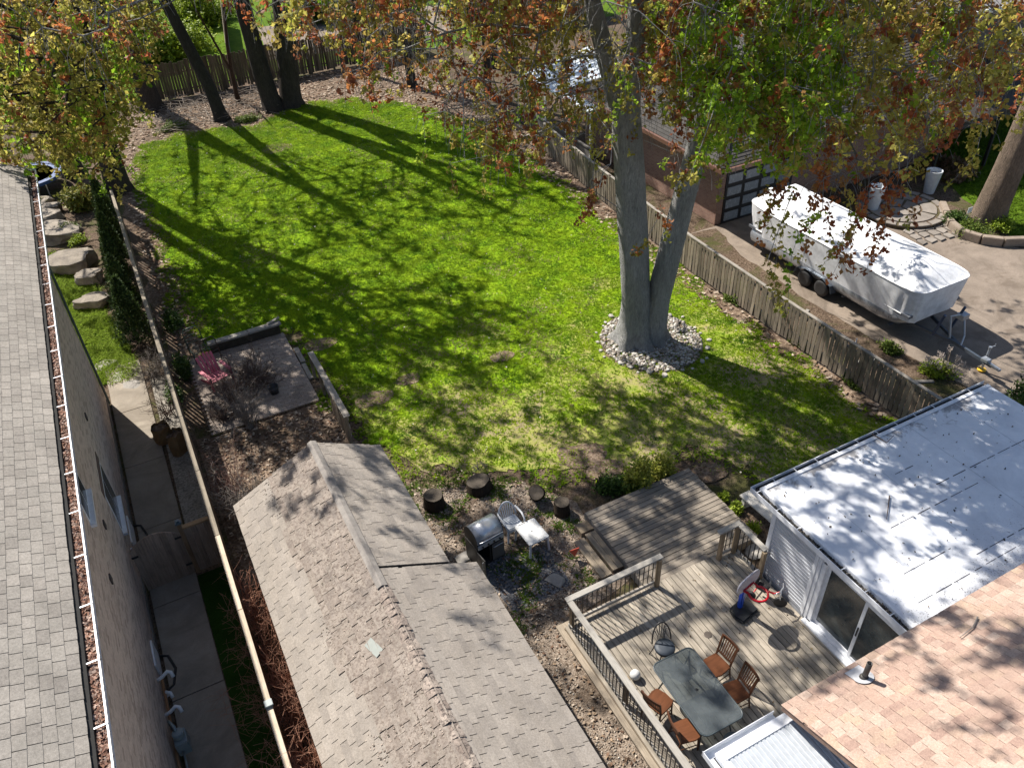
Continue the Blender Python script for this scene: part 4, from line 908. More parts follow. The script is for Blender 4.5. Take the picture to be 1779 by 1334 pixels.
b = MB(); b.tube([(0, .34, .15), (.04, .33, .3), (0, .30, .50)], .016, 6); b.tube([(-.2, .24, .52), (-.08, .30, .53), (.08, .30, .53), (.2, .24, .52)], .014, 8); b.obj('handlebar', M_plain('chrome', (.6, .62, .65), .25, .6, .7), TR, smooth=True, world=False)
b = MB(); b.box(-.11, .11, -.24, .02, .26, .31); b.box(-.10, .10, -.27, -.235, .31, .46); b.obj('saddle', rub, TR, bevel=.02, world=False)

# ------------------------------------------------------------------ grill, plastic chair and table
steel = M_plain('stainless', (.62, .63, .65), .30, .5, .55); char = M_plain('grill_black', (.028, .026, .025), .5)
GR = thing('gas_grill', 'gas grill with stainless hood and dark cabinet standing beside the shed', 'grill', (4.95, 12.06, 0), math.radians(7))  # faces -Y
b = MB(); b.box(-.38, .38, -.27, .27, .08, .12); b.box(-.38, -.35, -.27, .27, .12, .74); b.box(.35, .38, -.27, .27, .12, .74); b.box(-.35, .35, .24, .27, .12, .74); b.box(-.02, .02, -.25, .24, .12, .74); b.obj('cabinet', char, GR, world=False)
b = MB(); b.box(-.37, .37, -.28, .29, .74, .92); b.obj('firebox', char, GR, bevel=.01, world=False)
b = MB(); prof = [(-.28, .92)]+[(-.28+.57*(1-math.cos(a))/2, .92+.30*math.sin(a)**.8) for a in np.linspace(.15, math.pi-.15, 12)]+[(.29, .92)]
b.prism([(y, z) for y, z in prof], -.365, .365, Matrix(((0, 0, 1, 0), (1, 0, 0, 0), (0, 1, 0, 0), (0, 0, 0, 1)))); hood = b.obj('hood', steel, GR, smooth=False, world=False)
hood.data.polygons.foreach_set('use_smooth', [len(p.vertices) == 4 for p in hood.data.polygons])
for x in (-.375, .365):
    b = MB(); b.prism([(y*1.02, .92+(z-.92)*1.03) for y, z in prof], x, x+.01, Matrix(((0, 0, 1, 0), (1, 0, 0, 0), (0, 1, 0, 0), (0, 0, 0, 1)))); b.obj('hood_end', char, hood, world=False)
b = MB(); b.tube([(-.32, -.27, .98), (-.32, -.34, 1.0), (.32, -.34, 1.0), (.32, -.27, .98)], .014, 8); b.obj('hood_handle', M_plain('bright_steel', (.75, .76, .78), .2, .5, .8), hood, smooth=True, world=False)
b = MB(); b.box(-.36, .36, -.31, -.28, .76, .88); cp = b.obj('control_panel', steel, GR, world=False)
for i in range(4):
    b = MB(); b.lathe([(0, 0), (.026, 0), (.022, .03), (0, .03)], (0, 0, 0), 12, Matrix.Translation((-.24+i*.16, -.31, .82)) @ Matrix.Rotation(math.pi/2, 4, 'X')); b.obj('knob', char, cp, world=False)
dgrey = M_plain('door_grey', (.10, .095, .09), .4)
b = MB(); b.box(.02, .36, -.30, -.28, .14, .70); d1 = b.obj('door', dgrey, GR, world=False, bevel=.006)
b = MB(); b.tube([(.06, -.30, .60), (.06, -.33, .62), (.32, -.33, .62), (.32, -.30, .60)], .009, 6); b.obj('door_handle', steel, d1, world=False)
b = MB(); b.box(-.39, -.37, -.62, -.28, .14, .70); d2 = b.obj('door', dgrey, GR, world=False, bevel=.006)
b = MB(); b.tube([(-.39, -.56, .62), (-.42, -.56, .60), (-.42, -.56, .38), (-.39, -.56, .36)], .009, 6); b.obj('door_handle', steel, d2, world=False)
for sx in (-1, 1):
    for sy in (-1, 1):
        b = MB(); b.lathe([(0, -.03), (.04, -.025), (.04, .025), (0, .03)], (sx*.34, sy*.22, .04), 10); b.obj('caster', char, GR, world=False)
plast = M_plain('white_plastic', (.62, .64, .67), .42, .4)
PC = thing('plastic_chair', 'white plastic garden chair with slatted back beside the grill', 'chair', (5.86, 12.42, 0), math.radians(184))   # local +Y front
b = MB(); b.prism(rrect(.215, .20, .06), .395, .42); seat = b.obj('seat', plast, PC, bevel=.012, world=False)
b = MB(); b.box(-.19, .19, .18, .225, .30, .40); b.obj('seat_apron', plast, PC, world=False, bevel=.01)
for sx in (-1, 1):
    b = MB(); b.beam((sx*.20, .17, .40), (sx*.255, .24, 0), .055, .035, (0, 1, 0)); b.obj('leg', plast, PC, world=False, bevel=.008)
    b = MB(); b.beam((sx*.19, -.17, .40), (sx*.25, -.26, 0), .055, .035, (0, 1, 0)); b.obj('leg', plast, PC, world=False, bevel=.008)
    b = MB(); b.tube([(sx*.245, .22, .38), (sx*.265, .2, .58), (sx*.275, .05, .64), (sx*.265, -.16, .65), (sx*.25, -.23, .66)], [.02, .024, .026, .026, .02], 8, squash=.7); b.obj('armrest', plast, PC, smooth=True, world=False)
b = MB(); arch = [(.25*math.cos(a), -.19-.10*max(0, math.sin(a)), .42+.44*math.sin(a)) for a in np.linspace(.0, math.pi, 19)]; b.tube(arch, .024, 8, squash=.8); b.obj('back_frame', plast, PC, smooth=True, world=False)
for i in range(7):
    s = (i-3)/3.6; b = MB(); zt = .42+.44*math.sqrt(1-(s*.9)**2); b.beam((s*.17, -.185, .42), (s*.225, -.19-.10*(zt-.42)/.44, zt), .026, .012, (0, 1, 0)); b.obj('slat', plast, PC, world=False)
for i in range(6):
    x = -.16+i*.064; b = MB(); b.box(x-.012, x+.012, -.15, .08, .418, .425); b.obj('seat_rib', plast, seat, world=False)
PT = thing('plastic_table', 'small square white plastic table in front of the plastic chair', 'table', (6.12, 11.83, 0), math.radians(3))
b = MB(); b.prism(rrect(.285, .365, .05), .455, .50); top = b.obj('top', M('plastic_dusty', (.68, .69, .70), (.55, .55, .55), 7, bump=.05, rough=.5, var=0), PT, bevel=.01, world=False)
b = MB(); b.lathe([(0, 0), (.016, 0), (.016, .004), (0, .004)], (0, 0, .50), 12); b.box(-.19, .02, .325, .335, .499, .5035); b.box(-.02, .19, -.335, -.325, .499, .5035); b.obj('slot', dark, top, world=False)
for sx in (-1, 1):
    for sy in (-1, 1):
        b = MB(); b.beam((sx*.24, sy*.32, .47), (sx*.275, sy*.355, 0), .055, .04, (0, 1, 0)); b.obj('leg', plast, PT, world=False, bevel=.008)
# stumps, stones, flag
barkst = M_bark('stump_bark', (.11, .085, .065), (.04, .03, .025), 2.); cutst = M('stump_cut', (.10, .082, .062), (.05, .04, .032), 9, stretch=(3, 3, 3), bump=.4)
def stump(label, c, r, h, tilt=(0, 0), seed=0, col=None):
    t = thing('tree_stump', label, 'stump', c); t.rotation_euler = (tilt[0], tilt[1], seed*1.3)
    k = 16; ring = [r*(1+.16*smoothnoise(math.cos(6.283*j/k), math.sin(6.283*j/k), 1.6, seed)) for j in range(k)]
    b = MB(); V = []
    for (z, s) in ((0, 1.12), (h*.3, 1.02), (h*.85, .97), (h, .92)):
        for j in range(k): a = 6.283*j/k; V.append((ring[j]*s*math.cos(a), ring[j]*s*math.sin(a), z))
    b.add(V, [(i*k+j, i*k+(j+1) % k, (i+1)*k+(j+1) % k, (i+1)*k+j) for i in range(3) for j in range(k)]+[tuple(range(k-1, -1, -1))]); b.obj('bark', barkst, t, smooth=True, world=False)
    b = MB(); b.add([(v[0], v[1], v[2]) for v in V[3*k:]]+[(0, 0, h-.012)], [(j, (j+1) % k, k) for j in range(k)]); b.obj('cut_face', col or cutst, t, world=False)
    return t
stump('dark split stump standing close to the shed eave', (4.52, 14.27, -.02), .27, .42, seed=1)
stump('wide low stump with a loose slab on top behind the grill', (5.83, 14.25, -.02), .33, .30, (.05, .1), seed=2)
stump('pale grey log stump tipped on its side behind the plastic chair', (7.02, 13.22, .14), .20, .42, (-.2, .75), seed=3, col=M('cut_pale', (.2, .165, .13), (.1, .08, .06), 8))
stump('mossy dark stump beside the corner of the low deck', (7.32, 12.42, -.02), .21, .40, seed=4)
flat = M('flat_stone', (.36, .34, .31), (.27, .25, .23), 5)
for (px, py, s, lab) in ((965, 1008, .24, 'pale flat stepping stone on the gravel by the deck rail'), (1215, 1000, 0, ''),):
    if s: p = at(px, py, 0); tag(rock('stepping_stone', (p[0], p[1], .0), (s*.8, s*1.1, .06), flat, 77, sub=2, yaw=.5), lab, 'stone')
p = at(812, 935, 0); b = MB(); b.box(-.3, .3, -.15, .15, 0, .05); o = b.obj('paving_slab', flat, bevel=.01); o.location = (4.55, 12.3, -.01); o.rotation_euler = (0, 0, .1); tag(o, 'rectangular paving slab beside the grill', 'slab')
FL = thing('marker_flag', 'small red triangular flag standing in the gravel by the deck steps', 'flag', (6.80, 10.95, 0))
b = MB(); b.tube([(0, 0, 0), (0, 0, .34)], .006, 6); b.obj('stick', M_plain('stick', (.4, .3, .2), .7), FL, world=False)
b = MB(); b.prism([(-.14, .36), (.14, .33), (.02, .06)], -.006, .006, Matrix(((1, 0, 0, 0), (0, 0, 1, 0), (0, 1, 0, 0), (0, 0, 0, 1)))); b.obj('pennant', M_plain('flag_red', (.60, .09, .05), .6), FL, world=False)
# white planks and slabs behind the extension
wp = M_wood('plank_white', (.66, .63, .58), 1, .8, .05, grey=(.5, .47, .42))
PB = thing('plank_bench', 'low white painted plank bench by the corner of the white house', 'bench', (11.55, 9.75, 0), math.radians(3))
b = MB(); b.box(-.16, .16, -.62, .62, .36, .41); b.obj('plank', wp, PB, bevel=.006, world=False)
for y in (-.5, .5):
    b = MB(); b.box(-.13, .13, y-.05, y+.05, 0, .36); b.obj('leg', wp, PB, world=False)
for i, (x, y, s) in enumerate(((10.75, 8.95, .26), (11.05, 8.75, .22), (10.85, 8.5, .2))):
    tag(rock('pale_slab', (x, y, .03), (s*1.2, s, .07), palestone, 300+i, yaw=.3*i), ('large pale flat slab on the soil behind the short railing', 'medium pale slab lying next to the white siding corner', 'small pale slab under the house gutter')[i], 'stone')
# ------------------------------------------------------------------ paved corner by the long fence
PA = struct(link('patio', boxmesh('patio', 3.3, 4.3, .1, soil), None, loc=(1.5, 22.2, -.02)))
pav = M_shingle('paver', [(.33, .275, .235), (.39, .33, .285), (.27, .225, .195), (.36, .305, .265)], .45, stain=(.22, .18, .155))
b = MB(); rr = random.Random(4)
for i in range(15):
    for j in range(41):
        x = -.12+i*.22+(.11 if j % 2 else 0); y = 20.1+j*.104; z = rr.uniform(0, .008)
        if x < 3.1: b.box(max(x, -.1), min(x+.213, 3.18), y, y+.098, 0, .045+z, None, rr.random())
link('paver_field', b.mesh('paver_field', pav), PA, kind='stuff').location = (-1.5, -22.2, .02)
oldw = M_wood('silver_wood', (.33, .31, .28), 0, .55, .1, grey=(.2, .18, .165)); oldwy = M_wood('silver_wood_y', (.33, .30, .26), 1, .55, .12, grey=(.19, .17, .15)); oldwz = M_wood('silver_wood_z', (.235, .195, .15), 2, .45, .28, grey=(.12, .10, .085))
TBm = thing('timber_wall', 'low dark wall topped by a split grey timber at the back of the patio', 'wall', (1.9, 24.4, 0))
b = MB(); b.box(.75, 3.1, 24.32, 24.52, 0, .36); b.obj('wall_face', M('wall_mossy', (.07, .06, .045), (.035, .03, .022), 6), TBm)
for (x0, x1, y) in ((.7, 2.05, 24.42), (2.06, 3.18, 24.44)):
    child('timber', boxmesh('timber', x1-x0, .25, .07, oldw, .012), TBm, ((x0+x1)/2, y, .40), (random.uniform(-.03, .03), 0, random.uniform(-.02, .02)))
b = MB(); b.beam((2.75, 24.5, .45), (3.2, 24.6, .52), .10, .03); b.obj('splinter', oldw, TBm)
# plank border on the lawn side, short fence
b = MB(); b.box(3.22, 3.38, 22.3, 23.2, .0, .06); b.box(3.2, 3.34, 21.3, 22.2, .0, .05); o = b.obj('border_plank', oldwy); tag(o, 'rotting grey border planks along the patio edge on the lawn side', 'plank')
SF = thing('short_fence', 'short weathered grey fence section between lawn and patio bed', 'fence', (3.42, 19.4, 0))
for (y) in (17.75, 19.0, 20.3, 21.3): child('post', boxmesh('short_post', .09, .09, 1.0, oldwz), SF, (3.40, y, .5), (random.uniform(-.04, .04), random.uniform(-.03, .03), 0))
for (z, xo, y0, y1) in ((.93, .05, 17.7, 21.35), (.62, .05, 17.7, 21.3), (.3, .05, 17.7, 20.6)):
    b = MB(); b.beam((3.40+xo, y0, z), (3.42+xo, y1, z+random.uniform(-.03, .03)), .03, .14); b.obj('rail', oldwy, SF)
b = MB(); b.box(3.34, 3.52, 17.7, 21.3, .995, 1.02); b.obj('cap_rail', oldwy, SF)
for i in range(9):
    y = 17.85+i*.16; child('board', boxmesh('short_board', .02, .13, .82, oldwz), SF, (3.36, y, .48+random.uniform(-.03, .03)), (0, random.uniform(-.05, .05), 0))
# pink chair, tube chair frame, pot, pale driftwood
pinkm = M_plain('pink_plastic', (.55, .12, .18), .5)
PK = thing('pink_chair', 'faded pink plastic lawn chair on the patio by the fence', 'chair', (.62, 22.55, .05), math.radians(200))
b = MB(); b.box(-.27, .27, -.2, .28, .28, .31); b.obj('seat', pinkm, PK, bevel=.01, world=False)
for i in range(5):
    x = (i-2)*.105; h = .95-.04*abs(i-2)
    b = MB(); b.beam((x, -.2, .28), (x*1.15, -.52, h), .09, .02, (0, 1, 0)); b.obj('slat', pinkm, PK, bevel=.006, world=False)
for sx in (-1, 1):
    b = MB(); b.box(sx*.36-.06, sx*.36+.06, -.3, .35, .52, .545); b.obj('armrest', pinkm, PK, bevel=.008, world=False)
    b = MB(); b.beam((sx*.36, .30, .53), (sx*.36, .32, 0), .07, .03, (0, 1, 0)); b.obj('leg', pinkm, PK, world=False)
    b = MB(); b.beam((sx*.30, .28, .28), (sx*.30, -.55, .02), .03, .08); b.obj('leg', pinkm, PK, world=False)
tubeg = M_plain('green_tube', (.03, .07, .05), .4); tubeb = M_plain('brown_tube', (.05, .03, .025), .5)
def frame_chair(label, loc, rot, mat):
    t = thing('metal_chair_frame', label, 'chair', loc, rot)
    b = MB(); b.tube([(-.26, -.22, .38), (-.27, -.36, .9), (-.2, -.40, 1.02), (.2, -.40, 1.02), (.27, -.36, .9), (.26, -.22, .38)], .017, 8); b.obj('back_frame', mat, t, smooth=True, world=False)
    for z in (.55, .68, .8): b = MB(); b.tube([(-.265, -.25-.2*(z-.4), z), (.265, -.25-.2*(z-.4), z)], .009, 6); b.obj('back_bar', mat, t, world=False)
    for sx in (-1, 1): b = MB(); b.tube([(sx*.26, -.3, 0), (sx*.26, -.22, .38), (sx*.26, .25, .40), (sx*.27, .3, 0)], .016, 8); b.obj('leg', mat, t, smooth=True, world=False)
    for k in range(5): b = MB(); b.tube([(-.26, -.2+k*.1, .385), (.26, -.2+k*.1, .385)], .008, 6); b.obj('seat_bar', mat, t, world=False)
    return t
frame_chair('dark green metal chair frame standing on grass at the patio corner', (.40, 24.3, 0), math.radians(190), tubeg)
frame_chair('rusty brown metal chair frame in front of the pink chair', (.78, 23.3, .05), math.radians(195), tubeb)
b = MB(); b.lathe([(0, 0), (.13, 0), (.17, .26), (.155, .26), (.12, .05), (0, .05)], (0, 0, 0), 18); o = b.obj('plant_pot', M_plain('pot_black', (.03, .03, .033), .5), smooth=True); o.location = (2.05, 21.15, .045); tag(o, 'dark empty plant pot on the patio pavers', 'pot')
b = MB(); pp = [at(376, 706, .35), at(390, 722, .18), at(420, 712, .15), at(448, 690, .2)]; b.tube([pp[0], (np.array(pp[0])+pp[1])/2+[0, 0, .04], pp[1], pp[2], pp[3]], [.09, .07, .06, .045, .03], 9); o = b.obj('driftwood', M('bleached_wood', (.45, .42, .38), (.28, .25, .22), 8, stretch=(1, 1, 4))); tag(o, 'bleached forked driftwood log lying before the pink chair', 'log')
kraft = M('kraft_paper', (.36, .235, .115), (.26, .16, .075), 5, bump=.5, bdist=.03)
def bag(label, c, w, d, h, seed):
    t = thing('paper_bag', label, 'bag', c, seed*.4); rr = random.Random(seed); b = MB(); n = 14; V = []
    for i, z in enumerate((0, .3, .6, .85, 1.0)):
        for j in range(n):
            a = 6.283*j/n; cx, cy = math.cos(a), math.sin(a); q = (abs(cx)**3+abs(cy)**3)**(-1/3)
            V.append((cx*q*w*(1+rr.uniform(-.09, .09)), cy*q*d*(1+rr.uniform(-.12, .12)), z*h+(rr.uniform(-.07, .05) if z == 1 else 0)))
    b.add(V, [(i*n+j, i*n+(j+1) % n, (i+1)*n+(j+1) % n, (i+1)*n+j) for i in range(4) for j in range(n)]); b.obj('sack', kraft, t, world=False)
    b = MB(); b.add([(v[0]*.96, v[1]*.96, v[2]-.1) for v in V[4*n:]], [tuple(range(n))]); b.obj('leaf_fill', mulch, t, world=False)
bag('crumpled brown paper yard bag leaning by the concrete walk', (-1.36, 20.6, 0), .24, .2, .6, 1)
bag('full brown paper yard bag standing against the long fence', (-1.02, 19.9, 0), .26, .2, .72, 2)
for i, (px, py) in enumerate(((182, 633), (208, 655), (228, 668))):
    p = at(px, py, 0); tag(rock('stepping_stone', (p[0], p[1], .0), (.42, .3, .05), flat, 400+i, yaw=.4+i), ('pale stepping stone in the grass farthest from the concrete walk', 'middle pale stepping stone leading from grass to the walk', 'pale stepping stone touching the end of the concrete walk')[i], 'stone')
# limestone boulders behind the brick house
lime = M('limestone', (.36, .31, .25), (.17, .145, .12), 2.2, bump=.7, bdist=.05, fine=14, dirt=(.16, .14, .115))
for i, (px, py, sx, sy, sz, lab) in enumerate(((92, 395, 1.1, .75, .55, 'largest flat topped limestone boulder next to the gutter of the brick house'), (125, 445, .8, .7, .6, 'blocky limestone boulder with mossy side at the edge of bright grass'), (75, 365, .8, .6, .45, 'narrow limestone boulder behind the largest one'), (60, 345, .7, .6, .4, 'limestone slab farthest back by the trampoline'), (158, 470, .45, .4, .4, 'small brown limestone block beside the cedars'), (165, 510, .5, .35, .35, 'low limestone block half under the cedar hedge'), (90, 350, .5, .3, .35, 'wedge of limestone under the leafy shrubs'))):
    p = at(px, py+10, .2); bo = tag(rock('boulder', (p[0]-.1, p[1], .16), (sx*1.3, sy*1.2, sz), lime, 500+i, sub=3, yaw=-.4), lab, 'boulder')
    for v_ in bo.data.vertices: v_.co.z = min(v_.co.z, sz*.52+.04*smoothnoise(v_.co.x, v_.co.y, 3, i))
# trampoline behind them
p = at(62, 318, .7); TP = thing('trampoline', 'round trampoline with blue rim pad half hidden behind leaves', 'trampoline', (p[0]-.4, p[1]+1.2, 0))
b = MB(); b.lathe([(0, .70), (1.25, .70), (1.25, .71), (0, .71)], (0, 0, 0), 32); b.obj('mat', dark, TP, world=False)
b = MB(); b.lathe([(1.42, .71), (1.42, .74), (1.6, .74), (1.62, .6)], (0, 0, 0), 32); b.obj('rim_pad', M_plain('pad_blue', (.015, .06, .2), .5), TP, world=False)
for i in range(6):
    a = i*1.047; b = MB(); b.tube([(1.55*math.cos(a), 1.55*math.sin(a), .7), (1.55*math.cos(a), 1.55*math.sin(a), 0)], .025, 6); b.obj('leg', steel, TP, world=False)

# ------------------------------------------------------------------ fence on the neighbour's side
RF = thing('picket_fence', 'long weathered grey board fence between lawn and the boat driveway', 'fence', (17.6, 20, 0))
line = [(17.62, 8.9), (17.58, 15.8), (17.66, 20.6), (18.15, 27.5), (18.75, 33.6)]
rg2 = random.Random(8)
bms = [boxmesh('right_board', .02, w, h, oldwz) for w, h in ((.135, 1.30), (.14, 1.32), (.128, 1.27))]
for (a, c) in zip(line[:-1], line[1:]):
    L = math.dist(a, c); dx, dy = (c[0]-a[0])/L, (c[1]-a[1])/L; ang = math.atan2(-dx, dy); n = int(L/.163)
    for i in range(n):
        t = (i+.5)*L/n; child('board', rg2.choice(bms), RF, (a[0]+dx*t-.035, a[1]+dy*t, .70+rg2.uniform(-.02, .02)), (rg2.uniform(-.035, .035), rg2.uniform(-.03, .03), ang+rg2.uniform(-.05, .05)))
    b = MB(); b.beam((*a, 1.37), (*c, 1.37), .11, .035); b.obj('cap_rail', oldwy, RF)
    for z in (.35, 1.15): b = MB(); b.beam((a[0]+.01, a[1], z), (c[0]+.01, c[1], z), .04, .09); b.obj('cross_rail', oldwy, RF)
    np_ = max(1, int(L/2.4))
    for i in range(np_+1): t = L*i/np_; child('post', boxmesh('right_post', .09, .09, 1.4, oldwz), RF, (a[0]+dx*t+.06, a[1]+dy*t, .68))
IF = thing('iron_fence', 'low black iron picket fence continuing behind the grey boards', 'fence', (19.4, 37, 0))
for i in range(40): b_ = None; child('picket', balm, IF, (18.8+i*.03, 33.9+i*.16, .1), (0, 0, 0), (1, 1, 1.15))
b = MB(); b.beam((18.8, 33.8, .95), (20.0, 40.3, .95), .03, .03); b.beam((18.8, 33.8, .2), (20.0, 40.3, .2), .03, .03); b.obj('rail', black, IF)
# back fence
BF = thing('back_fence', 'dark mossy board fence with ragged top across the back of the yard', 'fence', (11, 52.6, 0))
backw = M_wood('back_wood', (.15, .115, .08), 2, .5, .4, grey=(.08, .07, .045))
bms = [boxmesh('back_board', w, .02, h, backw) for w, h in ((.145, 2.0), (.15, 2.1), (.14, 1.9))]
x = 2.6
while x < 20.5:
    child('board', rg2.choice(bms), BF, (x, 52.6+.12*smoothnoise(x, 2, .4, 3), 1.05+rg2.uniform(-.08, .06)), (0, rg2.uniform(-.03, .03), rg2.uniform(-.06, .06))); x += rg2.uniform(.148, .158)
for z in (.4, 1.4): b = MB(); b.beam((2.6, 52.72, z), (20.5, 52.72, z), .05, .09); b.obj('cross_rail', backw, BF)
# beyond the back fence
TF = thing('plank_fence', 'pale tan plank fence running away behind the back yard', 'fence', (8.6, 60, 0))
tanw = M_wood('tan_plank', (.38, .31, .22), 2, .6, .2); tb = boxmesh('tan_board', .02, .14, 1.9, tanw)
for i in range(80): child('board', tb, TF, (8.2+i*.028, 55.5+i*.155, .95), (0, 0, -.18))
for z in (.4, 1.5): b = MB(); b.beam((8.25, 55.4, z), (10.5, 68, z), .04, .09); b.obj('cross_rail', tanw, TF)
BS = thing('brown_outbuilding', 'brown vertical board outbuilding beyond the neighbours porch', 'shed', (31, 56, 0))
brw = M_wood('brown_board', (.24, .135, .07), 2, .6, .12)
for i in range(44): child('board', boxmesh('brown_board', .155, .03, 2.9, brw), BS, (27.2+i*.16, 54.0, 1.45))
b = MB(); b.box(27.1, 34.3, 54.02, 60, 0, 2.85); b.obj('wall', brw, BS)
b = MB(); b.add([(26.8, 53.6, 2.9), (34.6, 53.6, 2.9), (34.6, 57, 4.2), (26.8, 57, 4.2), (26.8, 60.4, 2.9), (34.6, 60.4, 2.9)], [(0, 1, 2, 3), (3, 2, 5, 4), (0, 3, 4), (1, 5, 2)]); b.obj('roof', underlay, BS)
BG = thing('beige_house', 'beige stucco house corner glimpsed past the back left trees', 'house', (-4, 66, 0))
b = MB(); b.box(-12, 3.2, 62, 72, 0, 4.5); b.obj('wall', M('stucco', (.42, .37, .30), None, 3), BG)
b = MB(); b.add([(-12.5, 61.4, 4.5), (3.8, 61.4, 4.5), (3.8, 67, 7), (-12.5, 67, 7), (3.8, 72.6, 4.5), (-12.5, 72.6, 4.5)], [(0, 1, 2, 3), (3, 2, 4, 5), (1, 4, 2), (0, 3, 5)]); b.obj('roof', underlay, BG)
for x in (-3, 0.6): b = MB(); b.box(x, x+1.1, 61.96, 62.02, 1.2, 2.5); w = b.obj('window', white, BG); b = MB(); b.box(x+.08, x+1.02, 61.94, 61.99, 1.28, 2.42); b.obj('pane', glass_dark, w)
sheet('pale_terrace', ragged([(11, 57), (24, 56), (27, 64), (12, 66)], .8, .15, 14), .0, drive)

# ------------------------------------------------------------------ covered pontoon boat on its trailer
BT = thing('pontoon_boat', 'pontoon boat under white shrink wrap on the driveway', 'boat', (21.7, 17, 0))
wrap = M('shrink_wrap', (.84, .85, .87), (.79, .80, .83), 1.2, bump=.08, bdist=.03, fine=4, var=0, rough=.38, spec=.5)
cx, cy, hw, hl = 21.66, 17.05, 1.30, 3.95
NT = 160; lev = [(.895, 0.80), (.925, 1.15), (.965, 1.55), (.995, 1.86), (1.0, 1.95), (.97, 1.98), (.9, 0), (.75, 0), (.58, 0), (.4, 0), (.22, 0), (.06, 0)]
b = MB(); V = []
def tent(x, y):
    u = abs(x-cx)/hw; v = abs(y-cy)/hl
    pk = .36+.18*math.exp(-((y-14.4)/.55)**2)+.14*math.exp(-((y-16.6)/.6)**2)+.16*math.exp(-((y-18.7)/.6)**2)+.34*math.exp(-((y-20.5)/.35)**2)
    ends = min(1, (1-v)*hl/.95); return 1.97+pk*min(1-u**1.15, ends**.8+.02)+.012*smoothnoise(x, y, 1.1, 2)
for (s, z) in lev:
    for j in range(NT):
        a = 6.28318*j/NT; c, q = math.cos(a), math.sin(a); x = math.copysign(abs(c)**.22, c); y = math.copysign(abs(q)**.26, q)
        if q < 0: y = -abs(q)**.26
        X = cx+hw*s*x; Y = cy+hl*(1-(1-s)*.3 if (z and z < 1.9) else s)*y
        wv = .010*math.sin(a*23)+.012*smoothnoise(a*5, z, 1, 3) if z and z < 1.8 else 0
        zz = z if z else tent(X, Y)
        if z == .80: zz = .80+.10*smoothnoise(X, Y, 1.2, 6)
        V.append((X+wv*c*1.2, Y+wv*q, zz))
n = len(lev)
b.add(V[:5*NT], [(i*NT+j, i*NT+(j+1) % NT, (i+1)*NT+(j+1) % NT, (i+1)*NT+j) for i in range(4) for j in range(NT)]); T_ = V[4*NT:]; n -= 4
b.add(T_, [(i*NT+j, i*NT+(j+1) % NT, (i+1)*NT+(j+1) % NT, (i+1)*NT+j) for i in range(n-1) for j in range(NT)]+[tuple((n-1)*NT+j for j in range(NT))]); b.obj('shrink_wrap_cover', wrap, BT, smooth=True)
b = MB(); b.tube([(p[0], p[1], p[2]+.004) for p in V[4*NT:5*NT]]+[V[4*NT]], .018, 6, False); b.obj('wrap_band', wrap, BT, smooth=True)
pon = M_plain('pontoon_alu', (.34, .36, .40), .3, .5, .6)
for s in (-1, 1):
    b = MB(); x = cx+s*.86; b.tube([(x, 13.25, .95), (x, 13.4, .86), (x, 13.8, .74), (x, 14.4, .68), (x, 20.6, .68), (x, 20.75, .7)], [.03, .15, .28, .33, .33, .2], 18); b.obj('pontoon', pon, BT, smooth=True)
b = MB(); b.box(cx-1.16, cx+1.16, 13.3, 20.8, .96, 1.05); b.obj('deck_floor', M_plain('boat_floor', (.12, .13, .15), .5), BT)
b = MB(); b.tube([(cx-1.15, 13.6, 1.02), (cx-1.15, 20.4, 1.02)], .03, 6); b.obj('rub_rail', white, BT)
b = MB(); b.box(cx-.2, cx+.2, 20.9, 21.3, .8, 2.1); b.obj('outboard_motor', wrap, BT, bevel=.12)
TL = thing('boat_trailer', 'dark metal boat trailer with chrome coupler under the wrapped boat', 'trailer', (21.6, 15, 0))
trm = M_plain('trailer_steel', (.09, .11, .14), .45, .5, .4); galv = M_plain('galvanised', (.45, .48, .52), .35, .5, .6)
for s in (-1, 1):
    b = MB(); b.beam((cx+s*.55, 13.9, .42), (cx+s*.55, 20.2, .42), .06, .11); b.obj('side_rail', trm, TL)
    b = MB(); b.beam((cx+s*.55, 13.9, .42), (21.42, 12.0, .46), .06, .1); b.obj('tongue_rail', trm, TL)
for y in (14, 16, 18, 20): b = MB(); b.beam((cx-1.05, y, .34), (cx+1.05, y, .34), .06, .06); b.obj('cross_member', trm, TL)
b = MB(); b.beam((21.42, 12.3, .46), (21.30, 10.75, .47), .08, .1); b.obj('tongue', trm, TL)
b = MB(); b.beam((21.31, 10.9, .50), (21.27, 10.45, .50), .10, .09); b.box(21.2, 21.4, 10.85, 11.1, .5, .62); b.obj('coupler', galv, TL, bevel=.02)
b = MB(); b.lathe([(.035, 0), (.035, .75), (.05, .75), (.05, .8), (0, .8)], (21.5, 11.1, .1), 12); b.tube([(21.5, 11.1, .88), (21.62, 11.05, .92), (21.62, 11.05, 1.0)], .012, 6); jk = b.obj('jack', galv, TL)
b = MB(); b.lathe([(0, 0), (.13, 0), (.13, .035), (.05, .06), (0, .06)], (21.5, 11.1, .03), 16); b.obj('jack_foot', M_plain('jack_yellow', (.7, .42, .02), .5), jk)
winch = M_plain('winch_navy', (.04, .06, .11), .45)
for s in (-1, 1):
    b = MB(); b.tube([(21.55+s*.42, 12.75, .5), (21.55+s*.45, 12.55, 1.35)], .045, 8); b.obj('guide_post', winch, TL)
b = MB(); b.tube([(21.42, 12.35, .5), (21.5, 12.6, 1.15), (21.9, 12.55, 1.1)], .035, 8); b.box(21.85, 22.15, 12.4, 12.65, .95, 1.12); b.obj('winch', galv, TL)
b = MB(); b.tube([(21.36, 11.9, .5), (21.9, 12.2, .5), (22.0, 12.45, 1.0)], .03, 8); b.obj('winch_brace', galv, TL)
